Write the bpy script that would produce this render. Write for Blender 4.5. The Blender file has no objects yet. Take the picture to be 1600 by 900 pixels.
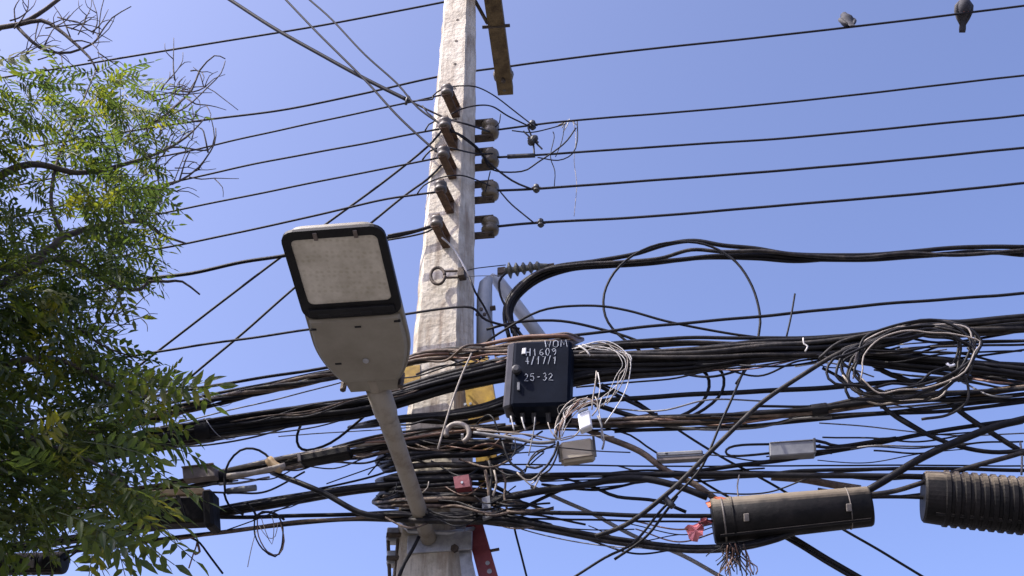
import bpy, math, random
from mathutils import Vector, Matrix, noise

# ------------------------------------------------------------------ camera, sky, sun, exposure
S = bpy.context.scene
TH = math.radians(33.0); FPX = 1900.0; CAMZ = 1.6; D = 5.2
cam_d = bpy.data.cameras.new('camera'); cam = bpy.data.objects.new('camera', cam_d)
S.collection.objects.link(cam); S.camera = cam
cam.location = (0, 0, CAMZ); cam.rotation_euler = (math.pi/2 + TH, 0, 0)
cam_d.sensor_width = 36; cam_d.lens = FPX/1600*36; cam_d.clip_end = 3000; cam_d.clip_start = 0.05

SUN = Vector((-0.60, -0.20, 0.78)).normalized()
W = bpy.data.worlds.new('World'); S.world = W; W.use_nodes = True
wn = W.node_tree.nodes; wl = W.node_tree.links; wn.clear()
sky = wn.new('ShaderNodeTexSky'); sky.sky_type = 'NISHITA'; sky.sun_disc = False
sky.sun_elevation = math.asin(SUN.z); sky.sun_rotation = math.atan2(SUN.x, SUN.y)
sky.air_density = 0.5; sky.dust_density = 4.2; sky.ozone_density = 4.5
tint = wn.new('ShaderNodeMix'); tint.data_type = 'RGBA'; tint.blend_type = 'MULTIPLY'
tint.inputs[0].default_value = 1.0; tint.inputs[7].default_value = (1.15, 1.09, 1.22, 1)   # white balance of the whole sky
bg = wn.new('ShaderNodeBackground'); bg.inputs[1].default_value = 0.15
wo = wn.new('ShaderNodeOutputWorld')
wl.new(sky.outputs[0], tint.inputs[6]); wl.new(tint.outputs[2], bg.inputs[0]); wl.new(bg.outputs[0], wo.inputs[0])
sd = bpy.data.lights.new('sun', 'SUN'); sd.energy = 2.9; sd.angle = math.radians(0.5); sd.color = (1, .94, .85)
sun = bpy.data.objects.new('sun', sd); S.collection.objects.link(sun)
sun.rotation_euler = SUN.to_track_quat('Z', 'Y').to_euler(); sun.location = (0, 0, 30)
S.view_settings.view_transform = 'Standard'; S.view_settings.look = 'None'
S.view_settings.exposure = 1.25; S.view_settings.gamma = 1.0; S.view_settings.use_curve_mapping = False
S.render.engine = 'CYCLES'

# ------------------------------------------------------------------ projection helpers
cT, sT = math.cos(TH), math.sin(TH)
def ray(px, py):
    u = (px-800)/FPX; v = (450-py)/FPX
    return Vector((u, cT - v*sT, sT + v*cT))
def P(px, py, off=0.0):
    """point on the vertical plane of the street line (through the pole) shifted by off metres"""
    d = ray(px, py); k = 0.14 if d.x > 0 else 0.18
    t = (D+off)/(d.y + k*d.x)
    return Vector((0, 0, CAMZ)) + d*t
def PY(px, py, Y):
    d = ray(px, py); return Vector((0, 0, CAMZ)) + d*(Y/d.y)
def depth(p): return p.y*cT + (p.z-CAMZ)*sT
def px2m(w, p): return w*depth(p)/FPX

# ------------------------------------------------------------------ object helpers
COL = S.collection
def setp(o, label=None, cat=None, group=None, kind=None):
    if label: o['label'] = label
    if cat: o['category'] = cat
    if group: o['group'] = group
    if kind: o['kind'] = kind
    return o
ROOTLOC = {}
def thing(name, loc, label, cat, group=None):
    o = bpy.data.objects.new(name, None); COL.objects.link(o); o.location = loc
    o.empty_display_size = .05
    ROOTLOC[o] = Vector(loc); return setp(o, label, cat, group)
def mesh(name, vf, mat, smooth=False):
    v, f = vf
    me = bpy.data.meshes.new(name); me.from_pydata([tuple(x) for x in v], [], f)
    me.materials.append(mat); me.validate()
    if smooth: me.polygons.foreach_set('use_smooth', [True]*len(me.polygons))
    me.update(); return me
def obj(name, vf, mat, parent=None, smooth=False, label=None, cat=None, group=None, kind=None):
    v, f = vf
    if parent is not None:
        o0 = ROOTLOC[parent]
    else:
        o0 = sum((Vector(x) for x in v), Vector())/len(v)
    me = mesh(name, ([Vector(x)-o0 for x in v], f), mat, smooth)
    o = bpy.data.objects.new(name, me); COL.objects.link(o)
    if parent is not None: o.parent = parent
    else: o.location = o0
    ROOTLOC[o] = o0
    if smooth == 'auto':
        pass
    return setp(o, label, cat, group, kind)
def join(*vfs):
    V, F = [], []
    for v, f in vfs:
        n = len(V); V += list(v); F += [tuple(i+n for i in q) for q in f]
    return V, F
def tube(pts, r, n=6, cap=True):
    pts = [Vector(p) for p in pts]; m = len(pts)
    rs = r if isinstance(r, (list, tuple)) else [r]*m
    V, F = [], []
    t0 = (pts[1]-pts[0]).normalized()
    ref = Vector((0, 0, 1)) if abs(t0.z) < .9 else Vector((1, 0, 0))
    a = t0.cross(ref).normalized()
    for i in range(m):
        t = (pts[min(i+1, m-1)]-pts[max(i-1, 0)])
        t = t.normalized() if t.length > 1e-9 else t0
        a = (a - t*a.dot(t)); a = a.normalized() if a.length > 1e-6 else t.orthogonal().normalized()
        b = t.cross(a)
        for j in range(n):
            q = 2*math.pi*j/n; V.append(pts[i] + (a*math.cos(q)+b*math.sin(q))*rs[i])
    for i in range(m-1):
        for j in range(n):
            k = (j+1) % n
            F.append((i*n+j, i*n+k, (i+1)*n+k, (i+1)*n+j))
    if cap:
        F.append(tuple(range(n-1, -1, -1))); F.append(tuple((m-1)*n+j for j in range(n)))
    return V, F
def frame_of(axis, up=Vector((0, 0, 1))):
    z = Vector(axis).normalized()
    x = up.cross(z); x = x.normalized() if x.length > 1e-4 else Vector((1, 0, 0))
    return x, z.cross(x), z
def lathe(o, axis, prof, n=16):
    """prof: list of (distance along axis, radius)"""
    x, y, z = frame_of(axis, Vector((.01, 1, .02))); o = Vector(o); V, F = [], []
    for (h, r) in prof:
        for j in range(n):
            q = 2*math.pi*j/n; V.append(o + z*h + (x*math.cos(q)+y*math.sin(q))*max(r, 1e-4))
    m = len(prof)
    for i in range(m-1):
        for j in range(n):
            k = (j+1) % n; F.append((i*n+j, i*n+k, (i+1)*n+k, (i+1)*n+j))
    F.append(tuple(range(n-1, -1, -1))); F.append(tuple((m-1)*n+j for j in range(n)))
    return V, F
def obox(c, ex, ey, ez, bev=0.0):
    """box from centre and three half-axis vectors; bev chamfers all edges"""
    c = Vector(c); ex = Vector(ex); ey = Vector(ey); ez = Vector(ez)
    if bev <= 0:
        V = [c + ex*i + ey*j + ez*k for i in (-1, 1) for j in (-1, 1) for k in (-1, 1)]
        return V, [(0, 1, 3, 2), (4, 6, 7, 5), (0, 4, 5, 1), (2, 3, 7, 6), (0, 2, 6, 4), (1, 5, 7, 3)]
    V = []; idx = {}
    ax = [ex, ey, ez]; ln = [a.length for a in ax]; fr = [max(0.05, 1-bev/l) for l in ln]
    for s in [(i, j, k) for i in (-1, 1) for j in (-1, 1) for k in (-1, 1)]:
        for d in range(3):
            p = c.copy()
            for a in range(3): p = p + ax[a]*(s[a]*(1 if a == d else fr[a]))
            idx[(s, d)] = len(V); V.append(p)
    F = []
    def add(q):
        n = (V[q[1]]-V[q[0]]).cross(V[q[2]]-V[q[0]]); m = sum((V[i] for i in q), Vector())/len(q) - c
        F.append(tuple(q) if n.dot(m) > 0 else tuple(reversed(q)))
    for d in range(3):
        o1, o2 = [a for a in range(3) if a != d]
        for s in (-1, 1):
            q = []
            for (u, w) in ((-1, -1), (1, -1), (1, 1), (-1, 1)):
                t = [0, 0, 0]; t[d] = s; t[o1] = u; t[o2] = w; q.append(idx[(tuple(t), d)])
            add(q)
        for u in (-1, 1):
            for w in (-1, 1):
                t = [0, 0, 0]; t[o1] = u; t[o2] = w
                q = []
                for s in (-1, 1):
                    t[d] = s; q.append(idx[(tuple(t), o1)])
                for s in (1, -1):
                    t[d] = s; q.append(idx[(tuple(t), o2)])
                add(q)
    for s in [(i, j, k) for i in (-1, 1) for j in (-1, 1) for k in (-1, 1)]:
        add([idx[(s, d)] for d in range(3)])
    return V, F
def facebox(tl, tr, bl, off, dep, bev=.006):
    """box whose front face has those pixel corners on the street plane at off, extruded dep metres back"""
    a, b, c = P(*tl, off), P(*tr, off), P(*bl, off)
    ex = (b-a)/2; ey = (c-a)/2; n = ex.cross(ey).normalized()
    if n.y < 0: n = -n
    ey = ey
    return obox(a+ex+ey+n*dep/2, ex, ey, n*dep/2, bev), (a, ex*2, ey*2, n)
def prism(poly, n, th):
    """closed 3D planar polygon extruded by n*th"""
    poly = [Vector(p) for p in poly]; m = len(poly); n = Vector(n)
    V = poly + [p+n*th for p in poly]
    F = [tuple(range(m-1, -1, -1)), tuple(range(m, 2*m))] + [(i, (i+1) % m, (i+1) % m+m, i+m) for i in range(m)]
    return V, F
def cr(pts, seg):
    """Catmull-Rom through tuples, about one sample per seg units"""
    pts = [Vector(p) for p in pts]
    if len(pts) == 2: ext = [pts[0]*2-pts[1]] + pts + [pts[1]*2-pts[0]]
    else: ext = [pts[0]*2-pts[1]] + pts + [pts[-1]*2-pts[-2]]
    out = []
    for i in range(1, len(ext)-2):
        p0, p1, p2, p3 = ext[i-1:i+3]
        n = max(2, int((p2-p1).length/seg))
        for k in range(n):
            t = k/n
            out.append(.5*((2*p1) + (p2-p0)*t + (2*p0-5*p1+4*p2-p3)*t*t + (3*p1-p0-3*p2+p3)*t**3))
    out.append(ext[-2]); return out

# ------------------------------------------------------------------ materials
def M(name, c1, c2=None, rough=.6, metal=0.0, scale=8.0, bump=0.0, bscale=40.0, spec=.5, contrast=(.35, .65), detail=6.0):
    m = bpy.data.materials.new(name); m.use_nodes = True; n = m.node_tree.nodes; l = m.node_tree.links
    b = n['Principled BSDF']; b.inputs['Roughness'].default_value = rough; b.inputs['Metallic'].default_value = metal
    b.inputs['Specular IOR Level'].default_value = spec
    g = n.new('ShaderNodeNewGeometry')
    if c2 is None: b.inputs['Base Color'].default_value = (*c1, 1)
    else:
        t = n.new('ShaderNodeTexNoise'); t.inputs['Scale'].default_value = scale; t.inputs['Detail'].default_value = detail
        t.inputs['Roughness'].default_value = .65
        r = n.new('ShaderNodeValToRGB'); r.color_ramp.elements[0].position = contrast[0]; r.color_ramp.elements[1].position = contrast[1]
        r.color_ramp.elements[0].color = (*c1, 1); r.color_ramp.elements[1].color = (*c2, 1)
        l.new(g.outputs['Position'], t.inputs['Vector']); l.new(t.outputs[0], r.inputs[0]); l.new(r.outputs[0], b.inputs['Base Color'])
    if bump:
        t2 = n.new('ShaderNodeTexNoise'); t2.inputs['Scale'].default_value = bscale; t2.inputs['Detail'].default_value = 5
        bp = n.new('ShaderNodeBump'); bp.inputs['Strength'].default_value = bump; bp.inputs['Distance'].default_value = .01
        l.new(g.outputs['Position'], t2.inputs['Vector']); l.new(t2.outputs[0], bp.inputs['Height']); l.new(bp.outputs[0], b.inputs['Normal'])
    return m
MT = dict(
    black=M('black_rubber', (.006, .006, .008), (.015, .0145, .015), .5, scale=14, bump=.15, bscale=60, spec=.16),
    dusty=M('dusty_rubber', (.008, .0075, .008), (.05, .043, .036), .6, spec=.25, scale=20, bump=.2, bscale=80, contrast=(.42, .72)),
    brown=M('weathered_sheath', (.035, .022, .015), (.16, .115, .08), .75, scale=18, bump=.4, bscale=90),
    grey=M('grey_sheath', (.10, .10, .105), (.2, .195, .19), .55, scale=10),
    lineal=M('bare_conductor', (.05, .05, .055), (.09, .09, .095), .5, metal=.35, scale=30),
    line=M('coated_conductor', (.008, .008, .012), (.018, .017, .02), .55, scale=12, spec=.2),
    white=M('white_sheath', (.36, .34, .31), (.55, .53, .49), .5, scale=12),
    pale=M('pale_wire', (.15, .125, .1), (.33, .29, .245), .55, scale=14),
    copper=M('brown_wire', (.09, .045, .028), (.2, .11, .07), .5, scale=12),
    concrete=None,
    steel=M('galvanised_steel', (.24, .245, .26), (.4, .405, .41), .48, metal=.6, scale=22, bump=.15),
    olddark=M('old_iron', (.035, .027, .022), (.1, .075, .055), .7, metal=.35, scale=25, bump=.4, bscale=120),
    rust=M('rusty_channel', (.07, .045, .02), (.16, .115, .055), .8, metal=.2, scale=12, bump=.4, bscale=80),
    porcelain=M('olive_porcelain', (.075, .058, .034), (.15, .12, .075), .3, scale=15),
    rustiron=M('rusty_strap', (.045, .026, .016), (.12, .07, .042), .8, scale=30, bump=.4, bscale=120),
    darkporc=M('dark_porcelain', (.055, .042, .03), (.13, .11, .085), .45, scale=15),
    polymer=M('insulator_polymer', (.05, .05, .04), (.1, .098, .075), .5, scale=15),
    connector=M('connector_plastic', (.012, .012, .014), (.03, .03, .032), .5, scale=20),
    lampgrey=M('lamp_grey_paint', (.175, .155, .115), (.245, .225, .18), .55, scale=7, bump=.08, contrast=(.3, .7)),
    lampblack=M('lamp_black_trim', (.006, .006, .007), (.014, .014, .014), .5, spec=.2, scale=12),
    armpaint=M('arm_paint', (.13, .095, .06), (.27, .24, .19), .6, scale=9, bump=.25, bscale=60, contrast=(.28, .5)),
    boxblack=M('black_box_plastic', (.002, .0035, .008), (.006, .009, .017), .6, spec=.06, scale=6, bump=.08, bscale=30),
    boxside=M('box_hinge_plastic', (.03, .029, .034), (.06, .057, .062), .4, scale=9),
    splice=M('splice_plastic', (.004, .004, .004), (.014, .012, .011), .6, spec=.15, scale=10, bump=.25, bscale=40, contrast=(.4, .75)),
    spliceend=M('splice_dusty_plastic', (.05, .045, .04), (.19, .165, .135), .65, scale=9, bump=.25, bscale=40),
    greybox=M('grey_closure', (.10, .105, .115), (.18, .185, .19), .5, scale=14),
    beigebox=M('beige_outlet', (.32, .275, .2), (.4, .35, .265), .5, scale=10),
    brownbox=M('brown_closure', (.09, .07, .06), (.17, .14, .12), .6, scale=16),
    whitebox=M('white_outlet', (.62, .62, .61), (.72, .72, .71), .4, scale=10),
    yellow=M('yellow_plastic', (.22, .12, .008), (.5, .31, .015), .5, scale=12, bump=.1),
    red=M('red_paint', (.13, .02, .028), (.22, .042, .048), .55, scale=16, bump=.2),
    pinkplastic=M('faded_red_film', (.45, .1, .11), (.55, .2, .2), .6, scale=20),
    orange=M('orange_scrap', (.42, .09, .03), (.55, .17, .07), .6, scale=30),
    blueplastic=M('conduit_grey', (.3, .32, .35), (.4, .42, .44), .4, scale=8),
    paint=M('white_marker', (.36, .39, .43), None, .6),
    fibre=M('dry_fibre', (.02, .014, .012), (.05, .038, .032), .9, scale=30),
    tape=M('tan_tape', (.32, .21, .1), (.45, .32, .17), .6, scale=20),
    bark=M('bark', (.035, .027, .022), (.085, .068, .055), .85, scale=16, bump=.6, bscale=50),
    feather=M('pigeon_feathers', (.016, .016, .02), (.04, .04, .048), .8, scale=30),
    featherlight=M('pigeon_pale', (.025, .024, .025), (.06, .056, .055), .8, scale=30),
    feet=M('pigeon_feet', (.3, .08, .06), None, .7),
    ground=M('ground_paving', (.085, .08, .074), (.13, .122, .11), .9, scale=2, bump=.3, bscale=20),
)
def dust_lit_top(m, col, lo, hi, amt):  # paler upward faces: settled dust and sunlit tops, both put into the colour
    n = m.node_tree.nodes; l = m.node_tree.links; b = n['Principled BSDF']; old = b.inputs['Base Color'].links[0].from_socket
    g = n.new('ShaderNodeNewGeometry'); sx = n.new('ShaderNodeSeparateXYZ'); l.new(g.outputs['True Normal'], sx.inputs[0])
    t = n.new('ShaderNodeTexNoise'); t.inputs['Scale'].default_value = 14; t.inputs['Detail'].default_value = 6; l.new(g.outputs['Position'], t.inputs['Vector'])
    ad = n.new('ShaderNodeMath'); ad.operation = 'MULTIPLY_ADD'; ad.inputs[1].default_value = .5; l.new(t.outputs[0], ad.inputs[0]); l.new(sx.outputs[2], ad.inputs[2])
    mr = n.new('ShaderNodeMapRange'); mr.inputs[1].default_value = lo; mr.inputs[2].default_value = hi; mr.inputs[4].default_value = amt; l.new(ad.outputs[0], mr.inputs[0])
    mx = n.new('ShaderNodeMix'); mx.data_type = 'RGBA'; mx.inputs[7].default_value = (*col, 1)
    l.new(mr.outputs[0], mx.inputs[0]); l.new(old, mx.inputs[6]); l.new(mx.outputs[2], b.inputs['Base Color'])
dust_lit_top(MT['splice'], (.2, .165, .12), .5, .95, .85)
dust_lit_top(MT['black'], (.16, .145, .125), .95, 1.35, .45)  # sunlit top edges of the cables painted into the sheath colour
dust_lit_top(MT['dusty'], (.26, .22, .17), .75, 1.2, .6)
dust_lit_top(MT['greybox'], (.42, .38, .31), .8, 1.2, .6)
# concrete with weathering streaks
def concrete():
    m = M('pole_concrete', (.33, .29, .225), (.56, .51, .415), .85, scale=6, bump=.6, bscale=45, contrast=(.32, .56))
    n = m.node_tree.nodes; l = m.node_tree.links; b = n['Principled BSDF']
    old = b.inputs['Base Color'].links[0].from_socket
    g = n.new('ShaderNodeNewGeometry'); mp = n.new('ShaderNodeMapping'); mp.inputs['Scale'].default_value = (60, 60, 9)
    t = n.new('ShaderNodeTexNoise'); t.inputs['Scale'].default_value = 1; t.inputs['Detail'].default_value = 8
    r = n.new('ShaderNodeValToRGB'); r.color_ramp.elements[0].position = .56; r.color_ramp.elements[1].position = .74
    r.color_ramp.elements[0].color = (0, 0, 0, 1); r.color_ramp.elements[1].color = (.6, .6, .6, 1)
    mx = n.new('ShaderNodeMix'); mx.data_type = 'RGBA'; mx.inputs[7].default_value = (.2, .17, .14, 1)
    l.new(g.outputs['Position'], mp.inputs[0]); l.new(mp.outputs[0], t.inputs['Vector']); l.new(t.outputs[0], r.inputs[0])
    l.new(r.outputs[0], mx.inputs[0]); l.new(old, mx.inputs[6])
    mp2 = n.new('ShaderNodeMapping'); mp2.inputs['Scale'].default_value = (22, 22, 3.2); mp2.inputs['Location'].default_value = (4, 2, 1)
    t3 = n.new('ShaderNodeTexNoise'); t3.inputs['Scale'].default_value = 1; t3.inputs['Detail'].default_value = 7; t3.inputs['Roughness'].default_value = .6
    r3 = n.new('ShaderNodeValToRGB'); r3.color_ramp.elements[0].position = .47; r3.color_ramp.elements[1].position = .68
    r3.color_ramp.elements[0].color = (0, 0, 0, 1); r3.color_ramp.elements[1].color = (.75, .75, .75, 1)
    m3 = n.new('ShaderNodeMix'); m3.data_type = 'RGBA'; m3.inputs[7].default_value = (.19, .135, .09, 1)
    l.new(g.outputs['Position'], mp2.inputs[0]); l.new(mp2.outputs[0], t3.inputs['Vector']); l.new(t3.outputs[0], r3.inputs[0]); l.new(r3.outputs[0], m3.inputs[0])
    l.new(mx.outputs[2], m3.inputs[6]); l.new(m3.outputs[2], b.inputs['Base Color'])
    return m
MT['concrete'] = concrete()
def lensmat():
    m = M('lamp_lens', (.40, .365, .29), (.60, .56, .475), .28, scale=9)
    n = m.node_tree.nodes; l = m.node_tree.links; b = n['Principled BSDF']
    tc = n.new('ShaderNodeTexCoord')
    v = n.new('ShaderNodeTexVoronoi'); v.inputs['Scale'].default_value = 46; v.inputs['Randomness'].default_value = .35
    l.new(tc.outputs['Object'], v.inputs['Vector'])
    r = n.new('ShaderNodeValToRGB'); r.color_ramp.elements[0].position = .18; r.color_ramp.elements[1].position = .42
    r.color_ramp.elements[0].color = (.72, .70, .62, 1); r.color_ramp.elements[1].color = (1, 1, 1, 1)
    old = b.inputs['Base Color'].links[0].from_socket
    mx = n.new('ShaderNodeMix'); mx.data_type = 'RGBA'; mx.blend_type = 'MULTIPLY'; mx.inputs[0].default_value = .5
    l.new(v.outputs['Distance'], r.inputs[0]); l.new(old, mx.inputs[6]); l.new(r.outputs[0], mx.inputs[7]); l.new(mx.outputs[2], b.inputs['Base Color'])
    bp = n.new('ShaderNodeBump'); bp.inputs['Strength'].default_value = .35; bp.inputs['Distance'].default_value = .004
    l.new(v.outputs['Distance'], bp.inputs['Height']); l.new(bp.outputs[0], b.inputs['Normal'])
    return m
MT['lens'] = lensmat()
def leafmat():
    m = bpy.data.materials.new('leaf'); m.use_nodes = True; n = m.node_tree.nodes; l = m.node_tree.links
    b = n['Principled BSDF']; b.inputs['Roughness'].default_value = .5
    g = n.new('ShaderNodeNewGeometry'); t = n.new('ShaderNodeTexNoise'); t.inputs['Scale'].default_value = 5.0; t.inputs['Detail'].default_value = 4
    r = n.new('ShaderNodeValToRGB'); e = r.color_ramp.elements
    e[0].position = .34; e[0].color = (.022, .036, .012, 1); e[1].position = .72; e[1].color = (.15, .137, .022, 1)
    x = e.new(.54); x.color = (.055, .073, .016, 1)
    l.new(g.outputs['Position'], t.inputs['Vector']); l.new(t.outputs[0], r.inputs[0]); l.new(r.outputs[0], b.inputs['Base Color'])
    tr = n.new('ShaderNodeBsdfTranslucent'); hs = n.new('ShaderNodeHueSaturation'); hs.inputs['Value'].default_value = 3.0; hs.inputs['Saturation'].default_value = 1.15
    l.new(r.outputs[0], hs.inputs['Color']); l.new(hs.outputs[0], tr.inputs[0])
    mx = n.new('ShaderNodeMixShader'); mx.inputs[0].default_value = .5
    l.new(b.outputs[0], mx.inputs[1]); l.new(tr.outputs[0], mx.inputs[2]); l.new(mx.outputs[0], n['Material Output'].inputs[0])
    return m
MT['leaf'] = leafmat()

# ------------------------------------------------------------------ ground
G = 600
obj('ground', ([(-G, -G, 0), (G, -G, 0), (G, G, 0), (-G, G, 0)], [(0, 1, 2, 3)]), MT['ground'], kind='structure', label='paved street ground below the pole')

# ------------------------------------------------------------------ pole
def pw(z): return max(.12, .287 - .0438*(z-4.71))
def pX(z): return -.335 + .0103*(z-4.71)
POLY = [(-.5, -.22), (-.41, -.38), (.21, -.5), (.31, -.49), (.5, -.2), (.5, .3), (.3, .5), (-.3, .5), (-.5, .3)]
POLY = [(-.5, -.22), (-.41, -.38), (.22, -.5), (.5, -.2), (.5, .3), (.3, .5), (-.3, .5), (-.5, .3)]
pole = thing('utility_pole', (pX(0), D, 0), 'tall tapered grey concrete utility pole carrying all the cables', 'utility pole')
V, F = [], []; rows = 150; rnd = random.Random(3); m = len(POLY)
for i in range(rows+1):
    z = 8.6*i/rows; w = pw(z)
    for (x, y) in POLY:
        j = .0035
        V.append(Vector((pX(z) + x*w + rnd.uniform(-j, j), D + y*w + rnd.uniform(-j, j)*.5, z)))
for i in range(rows):
    for j in range(m):
        k = (j+1) % m; F.append((i*m+j, i*m+k, (i+1)*m+k, (i+1)*m+j))
F.append(tuple(range(m-1, -1, -1))); F.append(tuple(rows*m+j for j in range(m)))
obj('shaft', (V, F), MT['concrete'], pole)
def front(px, py, out=0.0):
    """point on the pole's front face at that pixel, out metres in front of it"""
    Y = D-.12
    for _ in range(4):
        p = PY(px, py, Y - out); w = pw(p.z); fx = (p.x-pX(p.z))/w
        Y = D + w*(-.38 + (-.12)*((fx+.41)/.63))
    return PY(px, py, Y - out)
for (x, y) in [(715, 31), (713, 64), (711, 100), (710, 138), (712, 187)]:
    p = front(x, y, .001); r = px2m(2.6, p)
    obj('bolt_hole', lathe(p, (-.18, -1, 0), [(-.002, r), (.0015, r*.9)], 10), MT['olddark'], pole)

# ------------------------------------------------------------------ cables
rc = random.Random(11)
def path(pts, off, amp=.8, seg=11.0, extL=0, extR=0, seed=None):
    r = random.Random(seed if seed is not None else rc.random())
    if pts[0][0] > pts[-1][0]: pts = list(reversed(pts))
    p3 = [(p[0], p[1], (p[2] if len(p) > 2 else 0.0)*1000) for p in pts]
    s = cr(p3, seg); out = []
    a = [(r.uniform(.006, .02), r.uniform(0, 6.3), r.uniform(.4, 1)), (r.uniform(.03, .06), r.uniform(0, 6.3), r.uniform(.15, .5))]
    L = 0
    for i, q in enumerate(s):
        if i: L += (Vector(q[:2])-Vector(s[i-1][:2])).length
        e = min(1.0, i/4, (len(s)-1-i)/4)
        w = amp*e*sum(c*math.sin(b*L+ph) for b, ph, c in a)
        out.append(P(q[0], q[1]+w, off + q[2]/1000))
    def ext(a, b, L):
        d = (b-a).normalized(); return [b + d*L*t for t in (.1, .35, 1)]
    if extL:
        k = min(6, len(out)-1); out = list(reversed(ext(out[k], out[0], extL))) + out
    if extR:
        k = max(-7, -len(out)); out = out + ext(out[k], out[-1], extR)
    return out
def cable(label, pts, w, mat='black', off=-.3, name='cable', cat='cable', n=7, parent=None, group=None, amp=.8, seg=11.0, extL=0, extR=0, seed=None, taper=None):
    ps = path(pts, off, amp, seg, extL, extR, seed)
    mid = path([pts[len(pts)//2], pts[len(pts)//2-1]], off)[0]
    r = px2m(w, mid)/2
    return obj(name, tube(ps, r, n), MT[mat], parent, True, label, cat, group)
def tangle(name, label, cat, wires, off, group=None, part='wire'):
    """one loose clump whose wires move together; wires: (pts, w, mat, extra offset)"""
    c = wires[0][0][0]; t = thing(name, P(c[0], c[1], off), label, cat, group)
    for wi in wires:
        cable(None, wi[0], wi[1]*(.75 if wi[2] in ('pale', 'white') and name != 'slack_coil' else 1), wi[2], off + (wi[3] if len(wi) > 3 else 0), part, None, 6, t, seg=8, amp=.6)
    return t
def bundle(label, pts, n, R, w, mats=('black', 'dusty'), off=-.3, twist=0.0, spread=.18, name='cable_bundle', lash=False, extL=0, extR=0, seed=1, cat='cable bundle', squash=1.0, lashmat='steel', lashpitch=.22, taper=False, wraps=0):
    """n cables lying together within about R pixels of a common path"""
    ps = path(pts, off, 1.0, 14.0, extL, extR, seed); r = random.Random(seed)
    t = thing(name, ps[0], label, cat); m = len(ps)
    mid = ps[m//2]; Rm = px2m(R, mid); rad = px2m(w, mid)/2
    fr = []; Ls = [0]
    for i in range(m):
        tg = (ps[min(i+1, m-1)]-ps[max(i-1, 0)]).normalized()
        a = Vector((0, 0, 1)) - tg*tg.z; a = a.normalized(); fr.append((a, tg.cross(a)))
        if i: Ls.append(Ls[-1] + (ps[i]-ps[i-1]).length)
    for k in range(n):
        ang = (2.39996*k if n > 5 else 2*math.pi*k/n) + r.uniform(-.3, .3); rr = Rm*(math.sqrt((k+.5)/n) if n > 3 else .8)
        if twist: rr = Rm*.75 if n < 6 else rr
        f1, f2, p1, p2 = r.uniform(2, 5), r.uniform(2, 5), r.uniform(0, 6), r.uniform(0, 6)
        q = []
        for i in range(m):
            s = Ls[i]; th = ang + twist*s
            u = rr*math.cos(th) + Rm*spread*math.sin(f1*s+p1); v = (rr*math.sin(th) + Rm*spread*math.sin(f2*s+p2))*squash
            if taper:
                e = min(1.0, .12 + min(s, Ls[-1]-s)/.28); u *= e; v *= e
            q.append(ps[i] + fr[i][0]*u + fr[i][1]*v)
        obj('cable', tube(q, rad*r.uniform(.8, 1.15), 6), MT[mats[k % len(mats)]], t, True)
    for q_ in range(wraps):
        i = int(m*r.uniform(.12, .88)); c = ps[i]; tg = fr[i][0].cross(fr[i][1]).normalized(); wd = r.uniform(.015, .05)
        nn_ = 12; rr_ = (Rm+rad)*r.uniform(.92, .98)
        pr = [fr[i][0]*math.cos(2*math.pi*a/nn_)*rr_ + fr[i][1]*math.sin(2*math.pi*a/nn_)*rr_*squash for a in range(nn_)]
        V = [c - tg*wd + p*.97 for p in pr] + [c - tg*wd*.8 + p for p in pr] + [c + tg*wd*.8 + p*1.02 for p in pr] + [c + tg*wd + p*.98 for p in pr]
        F = [(a_*nn_+a, a_*nn_+(a+1) % nn_, (a_+1)*nn_+(a+1) % nn_, (a_+1)*nn_+a) for a_ in range(3) for a in range(nn_)]
        obj('tape_wrap', (V, F), MT['black'], t, True)
    if lash:
        q = []; step = .012; tot = Ls[-1]; s = 0; i = 0
        lo = 0; hi = tot
        while s < hi:
            while i < m-2 and Ls[i+1] < s: i += 1
            f = (s-Ls[i])/max(1e-6, Ls[i+1]-Ls[i]); c = ps[i].lerp(ps[i+1], f); th = 2*math.pi*s/lashpitch
            if .1 < s < min(tot, 9): q.append(c + fr[i][0]*math.cos(th)*(Rm+rad*1.1) + fr[i][1]*math.sin(th)*(Rm+rad*1.1)*squash)
            s += step
        obj('lashing_wire', tube(q, .0018, 4), MT[lashmat], t, True)
    return t
# ---- medium voltage wires on the far crossarm
cable('topmost thin wire passing behind the pole, two pigeons perched on it', [(1600, 9), (1400, 34), (1200, 57), (1000, 78), (860, 95), (795, 104), (690, 119), (560, 148), (440, 172), (300, 190), (160, 212)], 3.6, 'line', .9, 'power_line', 'wire', extL=10, extR=10, amp=.3)
cable('thin wire crossing the upper left sky, meeting the pole at the frame top', [(760, -12), (690, 4), (560, 29), (440, 50), (205, 88), (60, 112)], 3.4, 'line', .55, 'power_line', 'wire', extL=10, extR=2, amp=.3)
# ---- low voltage lines, right side
RL = 'low voltage lines right of the pole'
for lab, pts, w in [
    ('first right-hand line, from the topmost side insulator, white twine knotted on it', [(776, 203), (835, 195), (900, 188), (1100, 172), (1300, 152), (1600, 118)], 3.4),
    ('second right-hand line, from the second side insulator, with a thick dark sleeve', [(776, 246), (830, 243), (1000, 231), (1200, 218), (1400, 200), (1600, 180)], 3.8),
    ('third right-hand line, from the third side insulator, with one dark clamp', [(776, 298), (840, 295), (1000, 283), (1200, 268), (1400, 251), (1600, 231)], 4.2),
    ('fourth and lowest right-hand line, from the lowest side insulator', [(776, 354), (845, 348), (1000, 339), (1200, 323), (1400, 306), (1600, 286)], 4.4)]:
    cable(lab, pts, w, 'line', 0, 'power_line', 'wire', group=RL, extR=12, amp=.35)
cable('black sleeve around the second right-hand line', [(793, 245), (812, 244), (836, 243)], 7.5, 'connector', 0, 'line_sleeve', 'sleeve', amp=0)
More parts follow.
